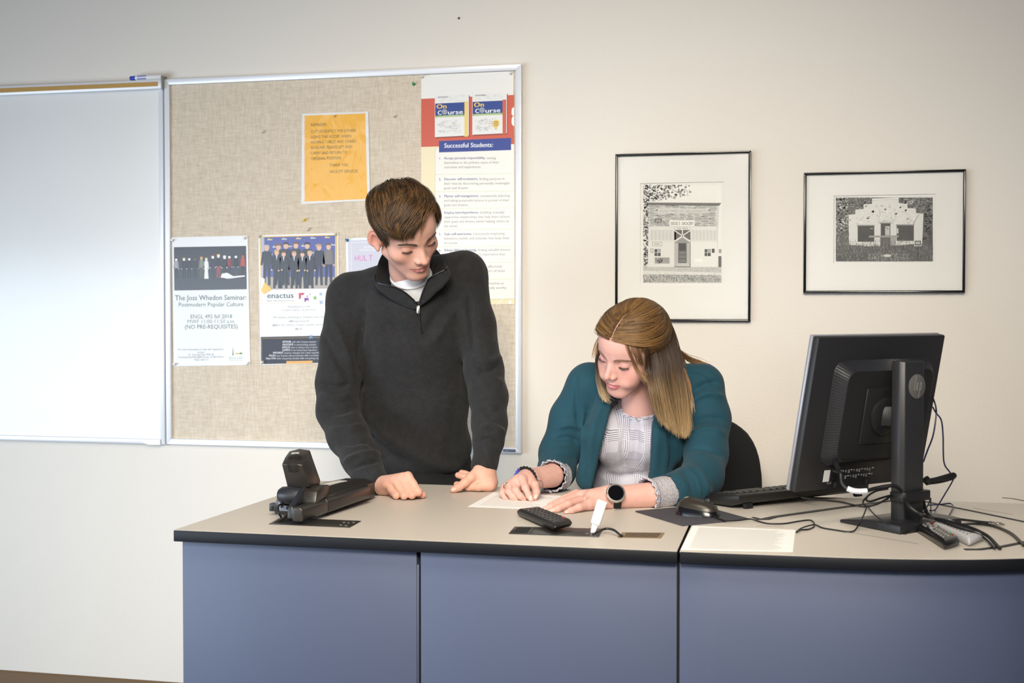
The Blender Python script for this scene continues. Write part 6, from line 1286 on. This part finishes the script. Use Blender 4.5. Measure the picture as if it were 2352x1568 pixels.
# hair: parted in the middle, front drawn back, the rest hanging to the chest
def whl(P): a_ = np.abs(azimuth(P)); return hairline(a_) - .014*np.exp(-((a_ - 50)/16)**2)
GW = GV*WS @ WR.T + WP; GWP = project(GW)
def on_head(px, py, out):
    d = np.linalg.norm(GWP - np.array([px, py]), axis=1); m = np.argsort(d)[:14]; z = ((GW[m] - CAMP) @ FW).min() - out; p = CAMP + ray(px, py)*z; return (px, py, p[1])
def wom_hair():
    rg = np.random.default_rng(33); N_ = 11000; TP = np.array([.0, -.108, .070]); out = []
    ins = lambda P: (P[:, 2] > whl(P) - .004) & (np.abs(P[:, 0]) > .0007*np.clip((P[:, 1] - .0)/.05, 0, 1)) & (P[:, 2] > -.02)
    P0 = np.concatenate([scalp_points(8600, rg, ins), scalp_points(2400, rg, lambda P: ins(P) & (np.abs(P[:, 0]) < .026) & (P[:, 1] > -.02))]); sgn = np.where(P0[:, 0] > 0, 1., -1.); clump = noise3(P0, 70, 3)
    dist = np.linalg.norm(TP - P0, axis=1); jit = np.stack([noise3(P0, 55, q) for q in (4, 5, 6)], 1)*.26 + rg.normal(0, .04, (N_, 3))
    def turn(P, D, t):
        g = TP - P; g /= np.linalg.norm(g, axis=1)[:, None] + .01; side = np.stack([sgn, np.zeros(N_), -.28*np.ones(N_)], 1)*(np.clip((P[:, 1] - .0)/.07, 0, 1)*(1 - t)**2*1.1)[:, None]
        return g + side + jit
    L = np.clip(.5 + .6*clump + rg.normal(0, .15, N_), 0, 1)
    def height(t, P): return .002 + (.006 + .010*L)*min(1, .12 + 1.9*t)*(1 - .3*t)
    S = grow(P0, turn(P0, np.zeros_like(P0), 0) + scalp_n(P0)*.2, 13, dist*1.10/12, turn, height)
    sh_ = np.clip(.5 + .3*noise3(P0, 120, 8) + rg.normal(0, .22, N_), 0, 1)[:, None]; c0 = np.array(lin((56, 41, 26))[:3]); c1 = np.array(lin((142, 105, 62))[:3]); base = c0 + (c1 - c0)*sh_**1.3
    v, f, c = ribbons(S, rg.uniform(.0004, .00075, N_), np.repeat(base[:, None, :], 13, 1), scalp_n); out.append((v*WS @ WR.T + WP, f, c))
    v, f, c = hair_cap(GV, GF, lambda P: (P[:, 2] > whl(P) + .002) & (scalp(P) < .008) & (np.abs(P[:, 0]) > .0010*np.clip((P[:, 1] - .01)/.04, 0, 1)), lambda P: np.clip((P[:, 2] - whl(P))/.02, 0, 1)*(.001 + .004*np.clip(np.abs(P[:, 0])/.03, 0, 1)), (80, 59, 38)); out.append((v*WS @ WR.T + WP, f, c))
    # hanging curtains between guide strands (measured points in the room)
    def curtain(guides, n, spread, w0, c_root, c_tip, seed, cut=(.80, 1.0), depth=.012):
        r = np.random.default_rng(seed); G = np.array([smooth_path([J(*p) for p in g], 3) for g in guides]); m = G.shape[1]; u = np.sort(r.random(n))*(len(G) - 1); i = np.minimum(u.astype(int), len(G) - 2); q = (u - i)[:, None, None]; S = G[i]*(1 - q) + G[i+1]*q
        t = np.linspace(0, 1, m); ln = r.uniform(*cut, n); S2 = np.stack([np.stack([np.interp(t*l_, t, s_[:, k]) for k in range(3)], 1) for l_, s_ in zip(ln, S)])
        wob = np.stack([noise3(np.stack([u*3.1 + k*9, np.zeros(n), np.zeros(n)], 1), 3.0, seed + k) for k in range(3)], 1)[:, None, :]*t[None, :, None]*spread + r.normal(0, 1, (n, 1, 3))*np.array([.0035, depth, .002])*(.35 + .65*t)[None, :, None] + .003*np.sin(t[None, :, None]*5 + r.uniform(0, 6.3, (n, 1, 1)))*t[None, :, None]
        S2 = S2 + wob; sh_ = np.clip(r.normal(.5, .25, n) + .3*noise3(np.stack([u*6, u*0, u*0], 1), 2.0, seed + 7), 0, 1)[:, None, None]; tt = t[None, :, None]*ln[:, None, None]
        c0, c1 = np.array(lin(c_root)[:3]), np.array(lin(c_tip)[:3]); cols = (c0 + (c1 - c0)*np.clip((tt - .42)/.56, 0, 1)**1.2)*(.55 + .85*sh_)
        out.append(ribbons(S2, r.uniform(w0*.7, w0*1.3, n), cols, lambda P: np.tile(np.array([.15, -1, .1]), (len(P), 1))))
    cr_, ct_ = (58, 42, 31), (204, 170, 124)
    main = [[on_head(1490, 760, -.002), on_head(1488, 800, .008), on_head(1490, 850, .012), (1500, 900, -.866), (1510, 950, -.83), (1516, 968, -.815)], [(1498, 740, -.775), (1502, 780, -.815), (1516, 840, -.848), (1527, 905, -.838), (1540, 965, -.805), (1546, 990, -.79)], [(1520, 728, -.735), (1530, 770, -.785), (1545, 830, -.812), (1556, 900, -.805), (1564, 970, -.785), (1568, 1000, -.775)], [(1536, 735, -.690), (1550, 775, -.730), (1564, 840, -.750), (1575, 905, -.765), (1580, 970, -.765), (1580, 996, -.765)]]
    curtain(main, 5200, .012, .00055, cr_, ct_, 1)
    back = [[(1530, 745, -.70), (1556, 810, -.66), (1575, 870, -.66), (1585, 930, -.66)], [(1538, 760, -.66), (1566, 830, -.62), (1580, 880, -.60), (1590, 930, -.58)]]
    curtain(back, 900, .012, .0008, (80, 58, 38), (150, 116, 76), 2)
    curtain([[(1556, 800, -.64), (1580, 818, -.61), (1610, 830, -.60), (1642, 842, -.59)], [(1560, 808, -.63), (1578, 826, -.61), (1600, 838, -.60), (1622, 846, -.595)]], 90, .004, .0006, (96, 70, 44), (176, 130, 76), 3, depth=.004)
    curtain([[(1404, 745, -.70), (1384, 800, -.70), (1382, 860, -.71), (1392, 905, -.73), (1404, 922, -.74)], [(1390, 760, -.72), (1373, 805, -.735), (1374, 862, -.735), (1384, 898, -.745), (1390, 918, -.75)]], 420, .008, .0007, cr_, (216, 190, 150), 4)
    curtain([[on_head(1430, 770, .001), on_head(1442, 808, .005), on_head(1462, 848, .008), (1492, 885, -.880)], [on_head(1466, 770, .001), on_head(1474, 815, .007), on_head(1486, 858, .010), (1502, 908, -.870)]], 60, .006, .00045, (110, 80, 54), (160, 124, 84), 5, depth=.003)
    curtain([[(1385, 762, -.80), (1372, 785, -.80), (1365, 815, -.80), (1362, 830, -.80)], [(1390, 765, -.81), (1376, 780, -.815), (1370, 800, -.81), (1372, 820, -.81)]], 22, .004, .0004, (120, 90, 60), (170, 134, 92), 6, depth=.003)
    curtain([[(1570, 845, -.76), (1584, 880, -.755), (1590, 930, -.755), (1594, 960, -.76)], [(1574, 850, -.755), (1580, 890, -.75), (1588, 925, -.75), (1592, 950, -.75)]], 22, .006, .0005, (140, 106, 70), (216, 190, 150), 7, depth=.003)
    return join(out)
a, b, c = wom_hair(); link_mesh('hair', a, b, m_hair, wom, True, c)

# plaid blouse
def plaid_mat():
    m = material('glen_plaid', (214, 212, 222), .85); nt = m.node_tree; N = nt.nodes; L = nt.links; b = N['Principled BSDF']; tc = N.new('ShaderNodeTexCoord'); sp = N.new('ShaderNodeSeparateXYZ'); L.new(tc.outputs['Object'], sp.inputs[0])
    def M(op, a_, b_=None):
        n = N.new('ShaderNodeMath'); n.operation = op
        for i, v in enumerate((a_, b_)):
            if v is None: continue
            if isinstance(v, (int, float)): n.inputs[i].default_value = v
            else: L.new(v, n.inputs[i])
        return n.outputs[0]
    y = M('MULTIPLY', sp.outputs[1], .55); u = M('ADD', sp.outputs[0], y); v = M('SUBTRACT', sp.outputs[2], M('MULTIPLY', sp.outputs[1], .5))
    st = lambda q: M('GREATER_THAN', M('SINE', M('MULTIPLY', q, 2*math.pi/.0046)), .15); bl = lambda q, o: M('GREATER_THAN', M('SINE', M('ADD', M('MULTIPLY', q, 2*math.pi/.062), o)), .05)
    su, sv, bu, bv_ = st(u), st(v), bl(u, .4), bl(v, 1.1); inv = lambda q: M('SUBTRACT', 1.0, q)
    dots = M('MULTIPLY', M('MULTIPLY', bu, bv_), M('MULTIPLY', su, sv)); vs = M('MULTIPLY', M('MULTIPLY', bu, inv(bv_)), M('MULTIPLY', su, .55)); hs = M('MULTIPLY', M('MULTIPLY', inv(bu), bv_), M('MULTIPLY', sv, .75)); pl_ = M('MULTIPLY', M('MULTIPLY', inv(bu), inv(bv_)), .16)
    tot = M('ADD', M('ADD', dots, vs), M('ADD', hs, pl_)); r = N.new('ShaderNodeValToRGB'); L.new(tot, r.inputs[0]); r.color_ramp.elements[0].color = lin((200, 198, 210)); r.color_ramp.elements[1].color = lin((74, 70, 86)); L.new(r.outputs[0], b.inputs['Base Color']); return m
m_plaid = plaid_mat()
pf = Field((-.76, -.88, .70), (-.34, -.42, 1.20), .0045)
pf.ell((-.548, -.605, 1.045), (.132, .108, .13), .03); 
for x_ in (-.605, -.498): pf.ell((x_, -.680, 1.010), (.064, .060, .062), .045)
pf.ell((-.555, -.540, .88), (.140, .135, .13), .06); pf.cone(wn + np.array([.0, .0, -.012]), J(1470, 985, -.64), .054, .085, .03)
pf.cone(wn + (WP - wn)*.02, wn + (WP - wn)*.6, .050, .052, .006, 's')
a, b = pf.mesh(2); n_ = vnormals(a, b)
a = fold(a, n_, [([(1445, 960), (1430, 1030), (1440, 1100)], 7, -.005), ([(1405, 980), (1385, 1040), (1378, 1085)], 9, .005), ([(1475, 975), (1480, 1040), (1472, 1100)], 8, .004), ([(1380, 1088), (1430, 1096), (1488, 1085)], 8, -.006), ([(1465, 955), (1462, 1010), (1455, 1060)], 6, -.004)])
BV_ = a; link_mesh('blouse', a, b, m_plaid, wom, True)
def ruffle(center, axis, r, width, wav, amp, name, n=150, flare=.4, rows=5, sq=1.0, th=.0012):
    ax = np.array(axis, float); ax /= np.linalg.norm(ax); e = np.cross(ax, (0, 0, 1.)); e /= np.linalg.norm(e); g = np.cross(e, ax); V = []
    for side in (0, 1):
        for j in range(rows):
            t = j/(rows-1); t = t if side == 0 else 1 - t
            for i in range(n):
                p = 2*math.pi*i/n; w_ = math.sin(p*wav)*.6 + math.sin(p*wav*1.7 + 1)*.4; rr = r*(1 + flare*t*t) + amp*t*w_ + (th if side == 0 else -th)
                V.append(np.array(center) + ax*(width*(t - .5) + amp*.6*t*math.cos(p*wav*.9)) + rr*(e*math.cos(p) + g*math.sin(p)*sq))
    R_ = rows*2; F = np.array([(j*n+i, j*n+(i+1) % n, ((j+1) % R_)*n+(i+1) % n, ((j+1) % R_)*n+i) for j in range(R_) for i in range(n)]); return link_mesh(name, on_desk(np.array(V)), F, m_plaid, wom, True)
nd = (WP - wn)/np.linalg.norm(WP - wn); ruffle(wn + nd*.010 + np.array([0, -.002, 0]), nd + np.array([0, -.25, 0]), .0535, .018, 19, .0035, 'ruffle_collar', flare=.10)
def cuff(p0, p1, r0, r1, name):
    P = np.array([p0 + (p1 - p0)*t for t in np.linspace(0, 1, 7)]); MB().tube(P, [r0 + (r1 - r0)*t + .0012*math.sin(k*2.3) for k, t in enumerate(np.linspace(0, 1, 7))], 40, caps=False).settle().build(name, material('crinkle_plaid', (176, 172, 178), .9, vary=(420, .35), bump=(260, .9)), wom, smooth=True)
    ruffle(p1, p1 - p0, r1*1.0, .014, 15, .0030, 'cuff_ruffle', flare=.10)
cuff(J(1282, 1092, -.735), J(1268, 1093, -.775), .040, .0365, 'blouse_cuff'); cuff(J(1560, 1125.5, -.893), J(1490, 1137, -.955), .0400, .0388, 'blouse_cuff')

# teal cardigan, open at the front
m_teal = material('teal_knit', (3, 60, 76), .85, bump=(700, .22), vary=(300, .06), sheen=.04)
cf = Field((-.88, -1.0, .70), (-.24, -.38, 1.21), .0042)
SRw, SLw = J(1352, 885, -.625), J(1610, 885, -.625)
cf.ell((-.548, -.605, 1.045), (.145, .122, .14), .03)
for x_ in (-.610, -.492): cf.ell((x_, -.685, 1.010), (.072, .066, .075), .045)
cf.ell((-.555, -.535, .88), (.158, .147, .15), .06); cf.cone(SRw, J(1470, 870, -.63), .056, .050, .03); cf.cone(J(1470, 870, -.63), SLw, .050, .056, .03)
cf.cone(J(1400, 905, -.70), J(1372, 1000, -.745), .030, .034, .03); cf.cone(J(1515, 905, -.70), J(1520, 1000, -.735), .030, .034, .03); cf.cone(J(1372, 1000, -.745), J(1352, 1100, -.73), .034, .032, .03); cf.cone(J(1520, 1000, -.735), J(1512, 1105, -.72), .034, .032, .03)
inner = cf.d.copy()
cf.d = np.maximum(cf.d, -(inner + .0095))                       # a shell of cloth
def opening(X, Y, Z):
    """the open front between two slanted edges, only through the front of the cloth"""
    d = None
    for p0, p1, sg in ((J(1412, 905, -.76), J(1360, 1115, -.76), 1), (J(1502, 905, -.76), J(1488, 1115, -.76), -1)):
        t = p1 - p0; nn = np.cross(t, np.array([-.13, .99, 0])); nn = nn/np.linalg.norm(nn)*sg; nn = nn if nn[0]*sg > 0 else -nn
        e = -((X - p0[0])*nn[0] + (Y - p0[1])*nn[1] + (Z - p0[2])*nn[2]); d = e if d is None else np.maximum(d, e)
    return np.maximum(d, Y + .60)
cf.put(opening, (-.75, -1.0, .70), (-.35, -.55, 1.21), .004, 's')
cf.cone(wn + np.array([0, 0, -.03]), wn + (WP - wn)*.7, .058, .066, .008, 's')
sl = Field(cf.lo, cf.lo + cf.h*(cf.n - 1), cf.h)
sl.chain([SRw, J(1312, 960, -.615), J(1284, 1040, -.64)], [.058, .054, .050], .02, kk=.02); sl.chain([J(1284, 1040, -.64), J(1278, 1082, -.695), J(1277, 1091, -.735)], [.050, .047, .044], .02, kk=.02)
sl.chain([SLw, J(1626, 960, -.65), J(1622, 1040, -.71)], [.058, .055, .053], .02, kk=.02); sl.chain([J(1622, 1040, -.71), J(1612, 1095, -.79), J(1585, 1118, -.855), J(1550, 1128, -.908)], [.053, .051, .049, .0475], .02, kk=.02)
k_ = .014; q_ = np.clip(.5 + .5*(cf.d - sl.d)/k_, 0, 1); cf.d = cf.d*(1-q_) + sl.d*q_ - k_*q_*(1-q_)
cf.cone(J(1277, 1091, -.735), J(1268, 1093, -.80), .036, .036, .003, 's'); cf.cone(J(1548, 1128.5, -.912), J(1500, 1136, -.95), .039, .039, .003, 's')
a, b = cf.mesh(2); n_ = vnormals(a, b)
a = fold(a, n_, [([(1322, 855), (1322, 920), (1330, 990)], 5, -.005), ([(1275, 985), (1310, 975), (1340, 985)], 7, .006), ([(1268, 1010), (1305, 1005), (1335, 1020)], 6, -.006), ([(1262, 1040), (1300, 1035), (1330, 1050)], 7, .005), ([(1340, 930), (1335, 1010), (1318, 1090)], 8, .008), ([(1352, 940), (1348, 1020), (1338, 1100)], 6, -.007), ([(1388, 905), (1360, 990), (1345, 1080)], 9, .005),
    ([(1590, 900), (1625, 880), (1655, 878)], 7, -.006), ([(1580, 930), (1620, 905), (1668, 915)], 8, .007), ([(1575, 985), (1620, 960), (1668, 965)], 7, -.006), ([(1570, 1010), (1620, 985), (1672, 1000)], 8, .007), ([(1565, 1040), (1610, 1030), (1668, 1050)], 7, -.006), ([(1572, 1070), (1600, 1100), (1612, 1150)], 4, .005), ([(1590, 1065), (1616, 1095), (1628, 1140)], 4, .005), ([(1580, 1068), (1607, 1098), (1620, 1145)], 3.5, -.006), ([(1600, 1062), (1628, 1090), (1640, 1130)], 4, -.005),
    ([(1560, 1075), (1585, 1105), (1596, 1150)], 4, -.005), ([(1512, 960), (1508, 1030), (1500, 1110)], 9, .006), ([(1535, 990), (1545, 1040), (1540, 1090)], 6, -.010), ([(1555, 985), (1562, 1030), (1558, 1080)], 7, .006), ([(1590, 850), (1622, 860), (1645, 885)], 4, -.004)])
a = a + n_*(.0018*noise3(a, 18, 1))[:, None]
CV_ = a; link_mesh('cardigan', on_desk(a), b, m_teal, wom, True)
tf = Field((-.80, -1.25, .04), (-.25, -.33, .80), .010)
tf.ell((-.53, -.50, .68), (.185, .135, .10), .03)
for s_ in (-1, 1): tf.chain([(-.53 + s_*.085, -.52, .665), (-.53 + s_*.095, -.93, .645), (-.53 + s_*.085, -1.07, .12)], [.085, .070, .052], .03)
a, b = tf.mesh(1); link_mesh('trousers', a, b, material('navy_trousers', (26, 28, 40), .85), wom, True)
for s_ in (-1, 1):
    c = np.array([-.53 + s_*.085, -1.13, 0]); g = Field(c + np.array([-.06, -.16, 0]), c + np.array([.06, .11, .12]), .007); g.cone(c + (0, .05, .045), c + (0, -.09, .03), .036, .030, .01); g.half(c + (0, 0, .006), (0, 0, -1)); a, b = g.mesh(1); link_mesh('shoe', a, b, material('dark_leather', (36, 28, 24), .4), wom, True)

# ---------------------------------------------------------------- things she wears
wt_ = thing('wristwatch', 'round silver watch with black face and strap on the seated woman', 'watch', wl2)
fa = wl2 - J(1500, 1137, -.950); fa /= np.linalg.norm(fa); wc = J(1414, 1132.5, -1.036); wnm = np.array([.06, -.93, .40]); wnm -= fa*(wnm @ fa)*.7; wnm /= np.linalg.norm(wnm)
m_sil = material('watch_silver', (206, 202, 196), .22, .95)
MB().lathe(wc, wnm, [(-.008, .0205), (-.002, .0230), (.002, .0230), (.004, .0216), (.0042, .0186)], 40).build('case', m_sil, wt_, smooth=True)
MB().lathe(wc, wnm, [(.0040, .0188), (.0046, .0186)], 40).build('dial', material('watch_glass', (6, 6, 8), .08), wt_)
MB().lathe(wc + wnm*.002 - fa*0 + np.cross(wnm, fa)*0 + fa*.0212, fa, [(0, .0022), (.003, .0022)], 10).build('crown', m_sil, wt_)
ctr = wl2 + fa*-.006; up2 = np.cross(fa, wnm); up2 /= np.linalg.norm(up2); V = []
n = 40; prof = [(-.0095, .0), (-.0095, .002), (.0095, .002), (.0095, 0)]
for i in range(n):
    t = 2*math.pi*i/n; d_ = wnm*math.cos(t)*.0315 + up2*math.sin(t)*.0295
    for s_, h_ in prof: V.append(ctr + d_ + d_/np.linalg.norm(d_)*h_ + fa*s_)
F = [(i*4+k, ((i+1) % n)*4+k, ((i+1) % n)*4+(k+1) % 4, i*4+(k+1) % 4) for i in range(n) for k in range(4)]
link_mesh('strap', V, F, material('watch_strap', (18, 18, 20), .5), wt_, True)
bp_ = ctr - up2*.0*1 + (up2*-1 if up2[2] > 0 else up2)*.031; MB().obox(bp_, np.stack([fa, wnm, np.cross(fa, wnm)], 1), (.022, .016, .003)).build('buckle', m_sil, wt_, .0008)
br = thing('bead_bracelet', 'beaded bracelet of black lava and coloured beads on the pointing wrist', 'bracelet', wr2)
fb = wr2 - J(1268, 1092, -.775); fb /= np.linalg.norm(fb); bc_ = J(1207, 1100, -.868); e_ = np.cross(fb, (0, 0, 1.)); e_ /= np.linalg.norm(e_); g_2 = np.cross(e_, fb)
m_lava = material('lava_bead', (26, 25, 26), .8, bump=(900, .8))
for k in range(22):
    t = 2*math.pi*k/22; p = bc_ + e_*math.cos(t)*.0325 + g_2*math.sin(t)*.0285; pxk = project(p[None])[0]
    cm = m_lava
    if pxk[0] < 1197:
        cm = material('bead_violet', (72, 40, 140), .15) if 1189 < pxk[0] else material('bead_blue', (60, 80, 190), .15) if 1182 < pxk[0] else material('bead_aqua', (90, 196, 206), .15) if pxk[0] > 1177.5 else material('bead_lime', (160, 210, 50), .15)
    ff = Field(p - .006, p + .006, .0012); ff.ell(p, (.0046, .0046, .0046), .001); a, b = ff.mesh(0); link_mesh('bead', a, b, cm, br, True)
MB().tube(smooth_path([J(1231, 1106, -.90), J(1243, 1104, -.90), J(1247, 1116, -.90), J(1244, 1128, -.90), at_z(1243, 1131, ZD + .003), at_z(1254, 1129, ZD + .003), at_z(1262, 1131, ZD + .003), at_z(1256, 1132.5, ZD + .003), at_z(1240, 1131, ZD + .003)], 6), .0006, 5).build('cord', m_lava, br)
rp_ = J(1166.5, 1117, -.907); rf = J(1168, 1128, -.922) - J(1170, 1112, -.898); rf /= np.linalg.norm(rf); e_ = np.cross(rf, (1., 0, 0)); e_ /= np.linalg.norm(e_); g_2 = np.cross(e_, rf)
o = MB().tube([rp_ + .0107*(e_*math.cos(t) + g_2*math.sin(t)) for t in np.linspace(0, 2*math.pi, 29)], .0013, 6, caps=False).build('finger_ring', material('ring_gold', (212, 196, 166), .2, 1.0), smooth=True); tag(o, 'thin gold and silver ring on the pointing hand', 'ring')
